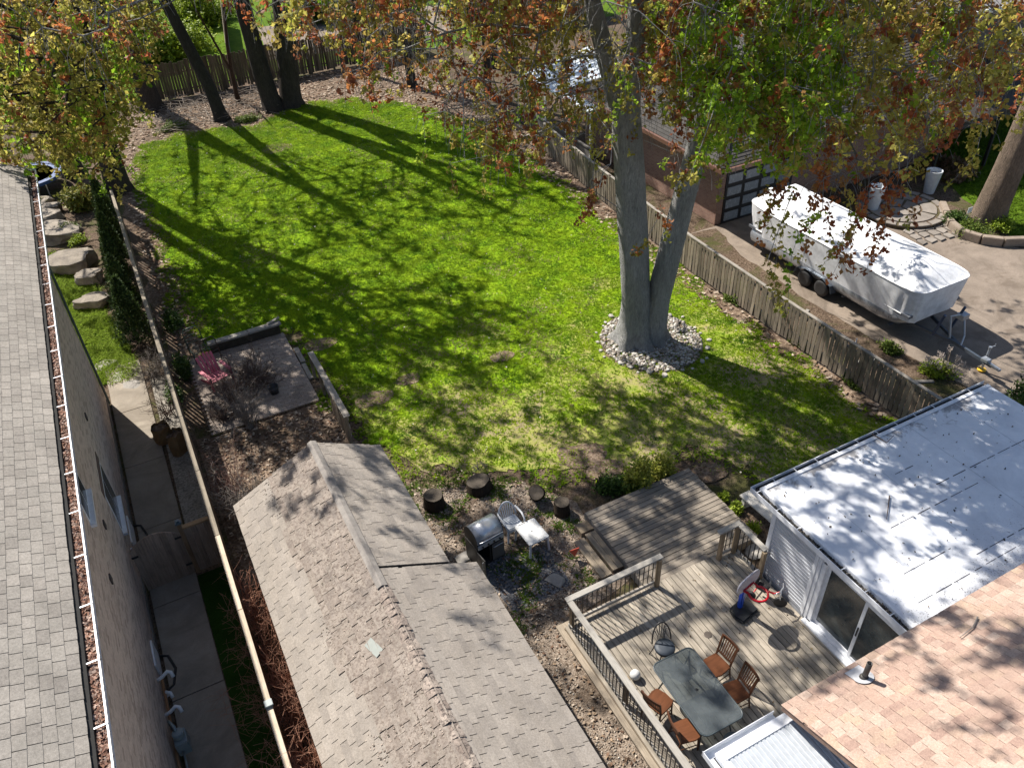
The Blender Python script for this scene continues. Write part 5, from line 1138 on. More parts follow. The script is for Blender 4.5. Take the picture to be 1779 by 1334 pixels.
for s in (-1, 1):
    for y in (16.8, 17.6):
        wheel(TL, (cx+s*1.18-21.6, y-15, .31), .31, .19, galv)
    b = MB(); m_ = [(16.3, .35), (16.4, .6), (16.8, .72), (17.6, .72), (18.0, .6), (18.1, .35)]
    for (p, q) in zip(m_[:-1], m_[1:]): b.beam((cx+s*1.18, *p), (cx+s*1.18, *q), .24, .015)
    b.obj('fender', trm, TL)

# ------------------------------------------------------------------ neighbour's brick house
NH = thing('brick_bungalow', 'red brick bungalow with grey shingle hip roof behind the maple', 'house', (26, 28, 0))
brickR = M_brick('red_brick_x', [(.36, .22, .165), (.27, .15, .115)], (.36, .31, .27), 1., (1, 2)); brickRy = M_brick('red_brick_y', [(.30, .18, .135), (.22, .125, .095)], (.30, .26, .22), 1., (0, 2))
b = MB(); b.box(20.75, 33, 23.0, 33.0, 0, 2.75); wl = b.obj('wall', brickR, NH)
b = MB(); b.box(20.74, 21.05, 22.97, 23.0, 0, 2.75); b.box(24.6, 33, 22.97, 23.0, 0, 2.75); b.box(21.05, 24.6, 22.97, 23.0, 2.25, 2.75); b.obj('front_facing', brickRy, NH)
b = MB(); b.box(21.05, 24.6, 22.93, 22.98, 0, 2.25); gd = b.obj('garage_door', dark, NH)
for i in range(4):
    for j in range(4):
        x = 21.15+i*.87; z = .10+j*.54; b = MB(); b.box(x, x+.70, 22.90, 22.94, z, z+.36); b.obj('door_panel', M_plain('garage_panel', (.24, .27, .30), .25, .6), gd)
b = MB(); b.box(20.72, 20.76, 24.2, 25.3, 1.0, 2.3); w = b.obj('window', white, NH); b = MB(); b.box(20.70, 20.74, 24.28, 25.22, 1.08, 2.22); b.obj('pane', glass_dark, w)
ex0, ex1, ey0, ey1, ez, rz_ = 20.15, 33.6, 22.25, 33.6, 2.78, 5.75
ym_ = (ey0+ey1)/2; hip = ym_-ey0
b = MB(); b.add([(ex0, ey0, ez), (ex1, ey0, ez), (ex1, ey1, ez), (ex0, ey1, ez), (ex0+hip, ym_, rz_), (ex1, ym_, rz_)], [(0, 1, 5, 4), (0, 4, 3), (3, 4, 5, 2), (1, 2, 5)]); rfn = b.obj('roof', underlay, NH)
nsh = M_shingle('weathered_grey_shingle', [(.075, .07, .066), (.085, .08, .075), (.095, .09, .084), (.08, .075, .07)], .4)
b = MB(); sl = (rz_-ez)/hip; rr = random.Random(6)
rows = 40
for i in range(rows):   # courses as steps, broken into strips
    t0, t1 = i/rows, (i+1.12)/rows
    for face in (0, 1):
        if face == 0: A0, A1 = (ex0+hip*t0, ey0+hip*t0), (ex1, ey0+hip*t0); B0, B1 = (ex0+hip*t1, ey0+hip*t1), (ex1, ey0+hip*t1)
        else: A0, A1 = (ex0+hip*t0, ey0+hip*t0), (ex0+hip*t0, ey1-hip*t0); B0, B1 = (ex0+hip*t1, ey0+hip*t1), (ex0+hip*t1, ey1-hip*t1)
        n = max(1, int(math.dist(A0, A1)/.9))
        for k in range(n):
            f0, f1 = k/n, (k+1)/n; L = lambda P, Q, f: (P[0]+(Q[0]-P[0])*f, P[1]+(Q[1]-P[1])*f)
            z0, z1 = ez+sl*hip*t0, ez+sl*hip*min(t1, 1)
            p = [(*L(A0, A1, f0), z0+.045), (*L(A0, A1, f1), z0+.045), (*L(B0, B1, f1), z1+.018), (*L(B0, B1, f0), z1+.018), (*L(A0, A1, f0), z0+.0), (*L(A0, A1, f1), z0+.0)]
            b.add(p, [(0, 1, 2, 3), (4, 5, 1, 0)] if face == 0 else [(0, 3, 2, 1), (4, 0, 1, 5)], rr.random())
link('shingle_courses', b.mesh('shingle_courses', nsh), rfn, kind='stuff')
b = MB(); b.beam((ex0, ey0, ez+.05), (ex0+hip, ym_, rz_+.05), .2, .03); b.obj('hip_cap', underlay, rfn)
b = MB(); b.box(ex0-.1, ex1, ey0-.12, ey0, ez-.14, ez+.02); b.box(ex0-.12, ex0, ey0-.12, ey1, ez-.14, ez+.02); b.obj('eave_gutter', M_plain('brown_gutter', (.16, .08, .055), .5), NH)
# white panel porch roof on posts
PR = bpy.data.objects.new
pm = M_plain('porch_white', (.60, .66, .69), .4)
porch = MB(); porch.add([(19.5, 30.6, 2.62), (19.5, 37.2, 2.62), (23.5, 37.2, 3.35), (23.5, 30.6, 3.35), (19.5, 30.6, 2.54), (19.5, 37.2, 2.54), (23.5, 37.2, 3.27), (23.5, 30.6, 3.27)], [(0, 3, 2, 1), (4, 5, 6, 7), (0, 1, 5, 4), (0, 4, 7, 3), (1, 2, 6, 5)])
po = porch.obj('porch_roof', pm, NH)
for i in range(13): b = MB(); y = 30.7+i*.52; b.beam((19.48, y, 2.64), (23.5, y, 3.37), .04, .035); b.obj('panel_seam', whitealu, po)
for y in (30.8, 33.0, 35.0, 37.0): b = MB(); b.box(19.62, 19.70, y-.04, y+.04, 0, 2.6); b.obj('porch_post', white, NH)
b = MB(); b.box(19.6, 19.72, 30.8, 37.0, .8, .88); b.box(19.63, 19.69, 30.8, 37, .0, .78); b.obj('porch_parapet', M('parapet', (.2, .19, .18), None, 5), NH)
# two storey wing and dark entrance canopy on the far side
b = MB(); b.box(33.6, 42, 24.6, 34, 0, 5.9); b.obj('wing_wall', M('taupe_siding', (.15, .125, .11), (.12, .10, .09), 3), NH)
b = MB(); b.add([(33, 24, 5.9), (42.6, 24, 5.9), (42.6, 29.5, 8.0), (33, 29.5, 8.0), (33, 35, 5.9), (42.6, 35, 5.9)], [(0, 1, 2, 3), (3, 2, 5, 4), (0, 3, 4), (1, 5, 2)]); b.obj('wing_roof', M('pale_shingles', (.36, .34, .33), (.27, .255, .25), 8), NH)
b = MB(); b.box(33, 42.6, 23.88, 24.0, 5.8, 5.95); b.obj('wing_gutter', white, NH)
b = MB(); b.box(35.0, 36.3, 24.53, 24.62, 3.9, 5.4); w = b.obj('window', white, NH); b = MB(); b.box(35.1, 36.2, 24.50, 24.55, 4.0, 5.3); b.obj('pane', M_plain('pane_pale', (.22, .25, .2), .1, .7), w)  # pane in a paler grey green than the other windows
b = MB(); b.add([(30.8, 21.0, 2.6), (38.5, 21.0, 2.6), (38.5, 24.6, 3.5), (30.8, 24.6, 3.5), (30.8, 21.0, 2.45), (38.5, 21, 2.45), (38.5, 24.6, 3.3), (30.8, 24.6, 3.3)], [(0, 1, 2, 3), (4, 7, 6, 5), (0, 4, 5, 1), (0, 3, 7, 4), (1, 5, 6, 2)]); b.obj('entrance_canopy', M('dark_shingles', (.06, .05, .045), (.04, .035, .03), 10), NH)
for x in (31, 34.5, 38.3): b = MB(); b.box(x, x+.12, 21.15, 21.27, 0, 2.5); b.obj('canopy_post', dark, NH)
# terrace, planters, kerb, hostas
fst = M('flagstone', (.30, .265, .23), (.21, .185, .16), 3, bump=.3, var=.14)
def flag_disc(name, label, c, R, z, seed):
    t = thing(name, label, 'terrace', (*c, 0)); rr = random.Random(seed)
    b = MB(); b.lathe([(0, 0), (R, 0), (R, z-.03), (0, z-.03)], (0, 0, 0), 40); b.obj('bed', soil, t, world=False)
    rings = [0, .45, .8]
    for q, (r0, r1, m) in enumerate(((.0, .42, 3), (.44, .78, 7), (.82, 1.0, 16))):
        off = rr.random()
        for i in range(m):
            a0, a1 = (i+off)/m*6.283+.03/(r1), (i+1+off)/m*6.283-.03/(r1); k = 4; j = 0 if q == 2 else .05
            pts = [(R*(r1+rr.uniform(-j, j)*.6)*math.cos(a0+(a1-a0)*s/k), R*(r1)*math.sin(a0+(a1-a0)*s/k)) for s in range(k+1)]
            pts += [(R*(r0+.02+rr.uniform(0, j)*.6)*math.cos(a1+(a0-a1)*s/k), R*(r0+.02)*math.sin(a1+(a0-a1)*s/k)) for s in (range(k+1) if r0 > .01 else (2,))]
            b = MB(); b.prism(pts, z-.05, z+rr.uniform(0, .01)); b.obj('kerb_stone' if q == 2 else 'flagstone', fst, t, world=False, bevel=.008)
    return t
flag_disc('flagstone_terrace', 'round raised flagstone terrace with stone rim between the two tall planters', (28.0, 20.0), 1.75, .17, 3)
LAN = thing('flagstone_landing', 'low irregular flagstone landing in front of the round terrace', 'terrace', (27.6, 18.3, 0)); rr = random.Random(9)
quads = [[(26.3, 18.9), (26.9, 18.3), (27.1, 17.7), (26.6, 17.9)]]
for i in range(5):
    for j in range(3):
        x = 26.35+i*.42+j*.12; y = 17.45+j*.42-i*.06
        pts = [(x+rr.uniform(0, .06), y+rr.uniform(0, .06)), (x+.38+rr.uniform(-.06, .02), y+rr.uniform(-.02, .08)), (x+.38+rr.uniform(-.05, .03), y+.38+rr.uniform(-.06, .02)), (x+.18, y+.40), (x+rr.uniform(0, .06), y+.36)]
        b = MB(); b.prism(pts, 0, .05+rr.uniform(0, .01)); b.obj('flagstone', fst, LAN)
KB = thing('stone_kerb', 'curved tan block kerb holding the bed around the right hand tree', 'kerb', (29, 16.5, 0))
kp = [(29.55, 19.3), (28.95, 18.6), (28.4, 17.9), (28.15, 17.2), (28.35, 16.5), (28.85, 15.95), (29.6, 15.55), (30.6, 15.2), (31.7, 14.95), (32.8, 14.75), (34, 14.6), (35.2, 14.5)]
kbm = M('kerb_block', (.34, .28, .22), (.25, .2, .16), 5, var=.12)
for (p, q) in zip(kp[:-1], kp[1:]):
    b = MB(); d = Vector((q[0]-p[0], q[1]-p[1], 0)); L = d.length; d.normalize(); b.beam((p[0]+d.x*.01, p[1]+d.y*.01, .16), (q[0]-d.x*.01, q[1]-d.y*.01, .16), .26, .34); b.obj('kerb_block', kbm, KB, bevel=.02)
kp2 = [(26.2, 17.25), (27.2, 17.05), (28.1, 16.95)]
plm = M_plain('planter_white', (.58, .62, .66), .35, .5)
for (px, py, lab, r) in ((1613, 334, 'white tapered planter beside the round terrace near the tan barked tree', .30), (1516, 362, 'white tapered planter close to the wrapped boat', .28)):
    p = at(px, py, .17 if px < 1600 else 0.); t = thing('tall_planter', lab, 'planter', (p[0], p[1], .16 if px < 1600 else -.01))
    b = MB(); b.lathe([(0, 0), (r*.72, 0), (r*1.1, 1.0), (r*.98, 1.0), (r*.9, .85), (0, .84)], (0, 0, 0), 24); b.obj('vase', plm, t, smooth=False, world=False)
    b = MB(); b.lathe([(0, .845), (r*.88, .845), (0, .86)], (0, 0, 0), 20); b.obj('soil_fill', soil, t, world=False)
SG = thing('garden_marker', 'small white sign plate on a stake by the hostas', 'sign', tuple(at(1676, 392, .1)))
b = MB(); b.tube([(0, 0, 0), (0, 0, .6)], .008, 6); b.obj('stake', galv, SG, world=False)
b = MB(); b.box(-.12, .12, -.01, .01, .55, .78); b.obj('plate', white, SG, world=False, bevel=.005)
BB = tag(rock('blue_tarp', tuple(at(1655, 208, .4)), (.6, .5, .4), M_plain('tarp_blue', (.02, .12, .45), .5), 91), 'crumpled bright blue tarp on the grass by the entrance canopy', 'tarp')
# bits beside the fence along the driveway
for i, (x, y, L, a) in enumerate(((18.9, 13.2, .8, -.3), (19.5, 11.6, .7, -.5), (19.2, 16.2, .5, .4))):
    b = MB(); b.box(-L/2, L/2, -.06, .06, 0, .05); o = b.obj('timber_offcut', oldw, bevel=.006); o.location = (x, y, 0); o.rotation_euler = (0, 0, a); tag(o, ('grey timber offcut on bare soil near the boat pontoon', 'grey timber offcut by the trailer tongue', 'short timber offcut near the trailer wheels')[i], 'timber')
sheet('driveway_bed', ragged([(17.8, 8.6), (20.2, 8.6), (20.4, 11), (20.0, 14), (20.0, 20), (20.6, 22.8), (17.9, 22.8), (17.75, 15)], .4, .06, 15), -.001, soil)
b = MB(); b.tube([(18.7, 13.6, 0), (18.7, 13.6, .7)], .02, 6); o = b.obj('garden_stake', white); tag(o, 'thin pale stake in the soil beside the boat', 'stake')
BW = tag(link('slab_block', boxmesh('slab_block', .5, .6, .2, flat, .01), None, loc=(20.3, 10.3, .1)), 'concrete slab block on the soil next to the trailer jack', 'block')
# ------------------------------------------------------------------ trees and shrubs
LOWX = [0, 120, 200, 250, 285, 300, 430, 440, 520, 560, 600, 700, 780, 860, 900, 960, 1000, 1060, 1200, 1330, 1500, 1560, 1640, 1700, 1779]
LOWY = [300, 310, 300, 190, 120, 15, 15, 80, 80, 110, 175, 190, 265, 305, 325, 260, 300, 330, 320, 320, 330, 300, 250, 250, 230]
def allowed(P, jit=0., rmin=15.):
    px, py, d = proj(P); r = np.linalg.norm(P-[0, 0, CAMH], axis=1); inside = (d > .3) & (px > -60) & (px < IW+60) & (py > -60) & (py < IH+60)
    return ~inside | ((py < np.interp(px, LOWX, LOWY)+jit) & (r > rmin))
def frusta(P, Q, rp, rq, k):
    """many tapered tube pieces at once"""
    n = len(P); d = Q-P; L = np.linalg.norm(d, axis=1, keepdims=True)+1e-9; d = d/L
    ref = np.where(np.abs(d[:, 2:3]) > .9, [[1., 0, 0]], [[0, 0, 1.]]); x = np.cross(d, ref); x /= np.linalg.norm(x, axis=1, keepdims=True)+1e-9; y = np.cross(d, x)
    a = np.arange(k)/k*2*np.pi; ring = x[:, None]*np.cos(a)[None, :, None]+y[:, None]*np.sin(a)[None, :, None]
    V = np.concatenate([P[:, None]+ring*rp[:, None, None], Q[:, None]+ring*rq[:, None, None]], 1).reshape(-1, 3)
    j = np.arange(k); f = np.stack([j, (j+1) % k, k+(j+1) % k, k+j], 1); F = (f[None]+(np.arange(n)*2*k)[:, None, None]).reshape(-1, 4)
    return V, F
def cat_mesh(parts):
    Vs, Fs, o = [], [], 0
    for V, F in parts: Vs.append(V); Fs.append(F+o); o += len(V)
    return np.concatenate(Vs), np.concatenate(Fs)
def leaves(Cn, cols, per, L, W, rg, droop=.6, spread=.06):
    """clusters of folded leaves hanging from each centre"""
    n = len(Cn)*per; c = np.repeat(Cn, per, 0)+rg.normal(0, spread, (n, 3)); col = np.repeat(cols, per, 0)*(.78+.44*rg.random((n, 1)))
    d = rg.normal(0, 1, (n, 3)); d[:, 2] -= droop*1.6; d /= np.linalg.norm(d, axis=1, keepdims=True)
    up = rg.normal(0, .5, (n, 3)); up[:, 2] += 1.; s = np.cross(d, up); s /= np.linalg.norm(s, axis=1, keepdims=True)+1e-9; nn = np.cross(s, d)
    l = (L*(.6+.7*rg.random(n)))[:, None]; w = (W*(.6+.7*rg.random(n)))[:, None]
    V = np.stack([c, c+d*l*.45+s*w*.5-nn*w*.18, c+d*l, c+d*l*.45-s*w*.5-nn*w*.18], 1).reshape(-1, 3)
    i = np.arange(n)*4; F = np.concatenate([np.stack([i, i+1, i+2], 1), np.stack([i, i+2, i+3], 1)], 0)
    return V, F, np.concatenate([col, col*.93], 0)
PAL = {
 'rust': [(.34, .10, .045), (.43, .15, .055), (.29, .11, .06), (.48, .19, .065), (.40, .22, .085)],
 'olive': [(.34, .29, .065), (.40, .35, .08), (.28, .22, .055), (.46, .42, .10), (.32, .33, .055)],
 'green': [(.27, .44, .03), (.21, .36, .025), (.34, .50, .045), (.42, .55, .06)],
 'gold': [(.54, .48, .11), (.45, .43, .09), (.38, .34, .07), (.58, .45, .12)],
}
def palette_cols(P, rg, weights, seed=1, zone=None, tid=None):
    names = list(weights); out = np.empty((len(P), 3)); memo = {}
    for i, p in enumerate(P):
        f = smoothnoise(p[0]*.8+p[2]*.5, p[1]*.8-p[2]*.4, .7, seed); w = np.array([weights[k] for k in names], float)
        if zone is not None and zone[i]: w = np.array([6. if k == 'green' else .35 for k in names])
        else:
            w[0] *= max(.05, 1+2.6*f); w[1] *= max(.05, 1-1.8*f)
        k = names[np.searchsorted(np.cumsum(w)/w.sum(), rg.random())]
        if tid is not None and rg.random() < .8: k = memo.setdefault((tid[i], bool(zone[i]) if zone is not None else 0), k)
        q = PAL[k]; out[i] = q[rg.integers(len(q))]
    return out
def trunk_mesh(b, pts, rad, k=18, seed=0, flare=0.):
    P = [Vector(p) for p in pts]; fine = []; rr = []
    for i in range(len(P)-1):
        m_ = max(1, int((P[i+1]-P[i]).length/.35))
        for j in range(m_): t = j/m_; fine.append(P[i].lerp(P[i+1], t)); rr.append(rad[i]+(rad[i+1]-rad[i])*t)
    fine.append(P[-1]); rr.append(rad[-1]); V = []
    for i, (p, r) in enumerate(zip(fine, rr)):
        h = (p-P[0]).length; fl = flare*math.exp(-h/.35)
        for j in range(k):
            a = 6.28318*j/k; q = r*(1+.10*smoothnoise(math.cos(a)*1.5+p.z*.25, math.sin(a)*1.5, 1.3, seed)+.05*smoothnoise(math.cos(a)*5, math.sin(a)*5+p.z*.9, 1., seed+2)+fl*(1+.8*math.cos(a*5+seed)))
            V.append((p.x+q*math.cos(a), p.y+q*math.sin(a), p.z))
    n = len(fine); b.add(V, [(i*k+j, i*k+(j+1) % k, (i+1)*k+(j+1) % k, (i+1)*k+j) for i in range(n-1) for j in range(k)]+[tuple((n-1)*k+j for j in range(k))])
def tree(name, label, stems, tips, strands, bark, weights, seed, minz=4., twigs=3, tl=(.7, 1.5), step=.28, per=5, L=.12, W=.10, zonef=None, group=None, flare=.55, keepf=None, cat='tree', rmin=15., droop=.6, tipr=.007):
    """stems: list of [(x,y,z,r)...]; tips: branch ends; strands: (top, bottom) pairs of hanging twigs"""
    rg = np.random.default_rng(seed); base = stems[0][0]
    t = thing(name, label, cat, tuple(base[:3]), 0, group)
    b = MB()
    for i, s in enumerate(stems): trunk_mesh(b, [p[:3] for p in s], [p[3] for p in s], 18, seed+i, flare if i < 2 and s[0][2] < .3 else 0)
    b.obj('trunk', bark, t, smooth=True)
    pos, par, isst = [], [], []
    for s in stems:
        prev = -1
        for q in range(len(s)-1):
            a, c = np.array(s[q][:3]), np.array(s[q+1][:3]); m_ = max(1, int(np.linalg.norm(c-a)/.7))
            for j in range(m_): pos.append(a+(c-a)*j/m_); par.append(prev); isst.append(True); prev = len(pos)-1
        pos.append(np.array(s[-1][:3])); par.append(prev); isst.append(True)
    ns = len(pos); stem = np.array(pos); top = np.concatenate([tips, np.array([s[0] for s in strands]).reshape(-1, 3)]) if len(strands) else tips
    dd = np.array([np.linalg.norm(stem-p, axis=1).min() for p in top]); arr = np.empty((40000, 3)); arr[:ns] = stem; cost = np.zeros(40000); cost[:ns] = np.where(stem[:, 2] > minz, 0, 50.); cnt = ns
    par = par+[0]*(40000-ns); ends = []
    for q in np.argsort(dd):
        p = top[q]; v = p-arr[:cnt]; d = np.linalg.norm(v, axis=1); c = d+.25*cost[:cnt]+np.where(v[:, 2] < -.5, .5*(-v[:, 2]), 0); k = int(np.argmin(c)); L_ = d[k]
        m_ = max(1, int(L_/.8)); prev = k; a0 = arr[k].copy(); bow = rg.uniform(.05, .16)*L_; sd_ = rg.normal(0, .06*L_, 3); sd_[2] = 0
        for j in range(1, m_+1):
            f = j/m_; arr[cnt] = a0+(p-a0)*f+np.array([0, 0, bow*4*f*(1-f)])+sd_*math.sin(math.pi*f)+(rg.normal(0, .05, 3) if j < m_ else 0)
            par[cnt] = prev; cost[cnt] = cost[k]+L_*f; prev = cnt; cnt += 1
        ends.append(prev)
    r2 = np.zeros(cnt); r2[ends] += tipr**2.3
    for i in range(cnt-1, ns-1, -1): r2[par[i]] += max(r2[i], .006**2.3)
    rad = np.minimum(r2**(1/2.3), .24); idx = np.arange(ns, cnt); pr = np.array(par[:cnt])[ns:]
    rp = np.where(pr < ns, rad[idx]*1.15, rad[pr]); A, B = arr[pr], arr[idx]; thick = rad[idx] > .03; parts = []
    if thick.any(): parts.append(frusta(A[thick], B[thick], rp[thick], rad[idx][thick], 7))
    if (~thick).any(): parts.append(frusta(A[~thick], B[~thick], np.minimum(rp[~thick], .035), rad[idx][~thick], 4))
    # twigs
    TP_, TQ_ = [], []; centres = []; tid = []; tw_ = 0
    for e in ends[:]:
        p = arr[e]
        for _ in range(twigs):
            tw_ += 1; az = rg.random()*6.28; l = rg.uniform(*tl); hd = np.array([math.cos(az), math.sin(az), 0])*rg.uniform(.25, .6); q0 = p.copy(); n_ = 4
            for j in range(n_):
                stp = hd*(1-j/n_)*l/n_*1.4+np.array([0, 0, -l/n_*(.25+.75*(j/n_))]); q1 = q0+stp; TP_.append(q0); TQ_.append(q1); q0 = q1
                for f in np.arange(0, 1, step/(l/n_)): 
                    if rg.random() < .8: centres.append(TP_[-1]+stp*f); tid.append(tw_)
    smask = len(centres)
    for (s0, s1) in strands:
        tw_ += 1; s0, s1 = np.array(s0), np.array(s1); n_ = 5; q0 = s0; l = np.linalg.norm(s1-s0); w = rg.normal(0, .10*l, 3); w[2] = 0
        for j in range(n_):
            f = (j+1)/n_; q1 = s0+(s1-s0)*f+w*math.sin(math.pi*f); TP_.append(q0); TQ_.append(q1)
            for g_ in np.arange(0, 1, .24/(l/n_)): 
                if rg.random() < .85: centres.append(q0+(q1-q0)*g_+rg.normal(0, .05, 3)); tid.append(tw_)
            q0 = q1
    TP_, TQ_ = np.array(TP_), np.array(TQ_); ex = np.zeros(len(centres), bool); ex[smask:] = True
    ok = allowed(TQ_, 25, rmin) | (np.arange(len(TQ_)) >= len(TQ_)-5*len(strands)); parts.append(frusta(TP_[ok], TQ_[ok], np.full(ok.sum(), .006), np.full(ok.sum(), .0045), 3))
    V, F = cat_mesh(parts); link('limbs', npmesh('limbs', V, F, bark, smooth=True), t, kind='stuff')
    Cn = np.array(centres); k = (allowed(Cn, rg.normal(0, 22, len(Cn)), rmin) | ex)
    if keepf is not None: k &= keepf(Cn, rg) | ex
    Cn = Cn[k]; tid = np.array(tid)[k]
    cols = palette_cols(Cn, rg, weights, seed, zonef(Cn) if zonef else None, tid)
    V, F, C = leaves(Cn, cols, per, L, W, rg, droop)
    link('crown', npmesh('crown', V, F, M_leaf('maple_leaf', .6), C), t, kind='stuff')
    return t, len(Cn)
def clumpy(thr, s=.5, seed=0.):
    from mathutils import noise as mn
    return lambda C, rg: np.array([mn.noise(Vector((p[0]*s+seed, p[1]*s, p[2]*s*.8))) for p in C]) > thr+rg.normal(0, .08, len(C))
def crown_tips(c, R, n, seed, rmin=.35, zlo=None, extra=None, rm=15.):
    rg = np.random.default_rng(seed); out = []
    while len(out) < n:
        p = rg.normal(0, 1, 3); p /= np.linalg.norm(p); p = p*(rmin+(1-rmin)*rg.random()**.6)*np.array(R)+np.array(c)
        if zlo is not None and p[2] < zlo: continue
        if allowed(p[None], -40, rm)[0]: out.append(p)
    return np.array(out)

bark_m = M_bark('maple_bark', (.60, .60, .60), (.30, .30, .305), 1.)
bark_d = M_bark('dark_bark', (.12, .10, .09), (.045, .04, .037), 1.)
bark_t = M_bark('tan_bark', (.36, .28, .22), (.15, .115, .09), 1.)
# the big maple: two stems, the left one forking
B0 = np.array([13.38, 17.86, 0.])
def dp(px, py, r, base=B0): p = at_depth(px, py, base); return (p[0], p[1], p[2], r)
stemL = [(13.28, 17.88, -.05, .50), dp(1105, 520, .47), dp(1100, 420, .45), dp(1095, 320, .44), dp(1088, 220, .42), dp(1085, 165, .40)]
forkA = [dp(1078, 185, .30), dp(1050, 90, .25), dp(1028, 0, .22), (11.3, 18.4, 13, .15), (10.4, 19.2, 17.5, .08)]
forkB = [dp(1092, 190, .30), dp(1103, 90, .26), dp(1108, 0, .23), (13.6, 18.0, 13.5, .16), (13.6, 17.4, 19, .08)]
stemR = [(13.85, 17.60, -.05, .36), dp(1143, 520, .37), dp(1168, 420, .36), dp(1192, 330, .34), dp(1213, 250, .32), dp(1238, 130, .28), dp(1256, 20, .25), (17.2, 16.4, 13, .16), (18.6, 15.6, 18, .08)]
tips = np.concatenate([crown_tips((13.2, 17.2, 14.5), (10.5, 10.5, 7.5), 420, 71, .3, 6.5), crown_tips((15.5, 18.5, 9.0), (10, 7.5, 4.5), 150, 72, .2, 4.0), crown_tips((9.0, 20.5, 9.5), (6.5, 6.0, 4.), 80, 73, .2, 4.0), crown_tips((10.5, 16.0, 13.5), (6.5, 5.5, 4.5), 300, 74, .1, 8.0), crown_tips((3.8, 22.8, 12.5), (6, 5.5, 3.5), 210, 77, .1, 7.0), crown_tips((12, 20.5, 12.5), (6, 4.5, 3), 220, 78, .1, 8.0), crown_tips((4.8, 15.5, 12.5), (4, 3.2, 2.5), 75, 79, .1, 9.0), crown_tips((.8, 21.2, 13.0), (3.6, 3, 2.5), 60, 80, .1, 9.0)])
rg = np.random.default_rng(75); strands = []
def add_strands(n, xr, yr, rr_, ln, cond=None):
    k = 0
    while k < n:
        x = rg.uniform(*xr); y = rg.uniform(*yr)
        if y > np.interp(x, LOWX, LOWY)+rg.normal(0, 12) and cond is None: continue
        r = rg.uniform(*rr_); p = at_range(x, y, r)
        if p[2] < 2.0: continue
        l = rg.uniform(*ln); strands.append((p+np.array([rg.normal(0, .2), rg.normal(0, .2), l]), p)); k += 1
add_strands(62, (590, 1060), (60, 330), (20, 27), (.9, 2.0))
add_strands(70, (1060, 1560), (60, 330), (17.5, 24), (.9, 2.0))
add_strands(52, (1500, 1779), (60, 270), (18, 26), (.8, 1.8))
add_strands(75, (1330, 1660), (30, 330), (18, 27), (.9, 2.0))
add_strands(55, (1190, 1450), (20, 330), (17, 20.5), (.8, 1.7))
add_strands(34, (1115, 1215), (40, 260), (19, 23), (.8, 1.6))
add_strands(30, (1240, 1420), (180, 345), (17, 21), (.8, 1.6))
add_strands(30, (600, 1050), (40, 300), (19, 26), (.9, 1.9))
for (x, y, r, l) in ((850, 345, 22, 1.1), (905, 325, 22, 1.4), (880, 300, 23, 1.6), (1010, 395, 22, .9), (1030, 375, 22, 1.2), (1420, 470, 20, 2.4), (1445, 480, 20, 2.6), (1480, 475, 20.5, 2.6), (1505, 470, 20.5, 2.4), (1530, 455, 20, 2.0), (1370, 520, 19, 2.2), (1345, 480, 19.5, 2.0), (1360, 545, 19, 1.4), (1400, 430, 20, 2.2), (1460, 430, 21, 2.4), (1515, 410, 21, 2.0), (1390, 470, 19.6, 2.2), (1350, 420, 20, 2.0), (1570, 405, 21, 1.0), (1110, 450, 21.5, .5), (1160, 410, 21, .8), (1175, 340, 21, 1.2), (1250, 345, 20.5, 1.2), (1320, 420, 20, 1.5), (1640, 330, 22, 1.0), (1690, 300, 22, 1.2), (470, 95, 25, 1.1), (500, 70, 25, 1.2), (520, 110, 25, .9), (455, 60, 25, 1.), (730, 285, 23, 1.2), (790, 335, 23, .9), (1575, 330, 21, 1.2), (1602, 300, 21, 1.4)):
    p = at_range(x, y, r); strands.append((p+np.array([rg.normal(0, .25), rg.normal(0, .25), l]), p))
def zone_green(C):
    px, py, d = proj(C); q = ((px-1320)/150)**2+((py-120)/190)**2 < 1; q |= ((px-1275)/70)**2+((py-280)/70)**2 < 1
    return q & (d > 1) & (np.random.default_rng(3).random(len(C)) < .85)
_ck = clumpy(-.04, .34, 3.3); _co = clumpy(-.16, .42, 5.1)
def maple_keep(C, rg):
    px, py, d = proj(C); front = (np.abs(px-np.interp(py, [0, 180, 400], [1075, 1085, 1098])) < 45) & (py > -10) & (py < 400)
    infr = (d > 1) & (px > 0) & (px < IW) & (py > -10) & (py < 420)
    return np.where(infr, _ck(C, rg), _co(C, rg)) & (~front | (rg.random(len(C)) < .45)) & (~infr | (rg.random(len(C)) < np.interp(px, [0, 1000, 1200, 1450], [.45, .45, .65, .65])))
t_, n_ = tree('maple_tree', 'big twin stemmed maple with rust and green spring leaves in the pebble bed', [stemL, stemR, forkA, forkB], tips, strands, bark_m, {'rust': 1.15, 'olive': 1.1, 'gold': .7, 'green': .2}, 76, minz=6.5, twigs=3, tl=(.8, 1.7), step=.36, per=10, L=.115, W=.10, zonef=zone_green, keepf=maple_keep)
print('maple clusters', n_)
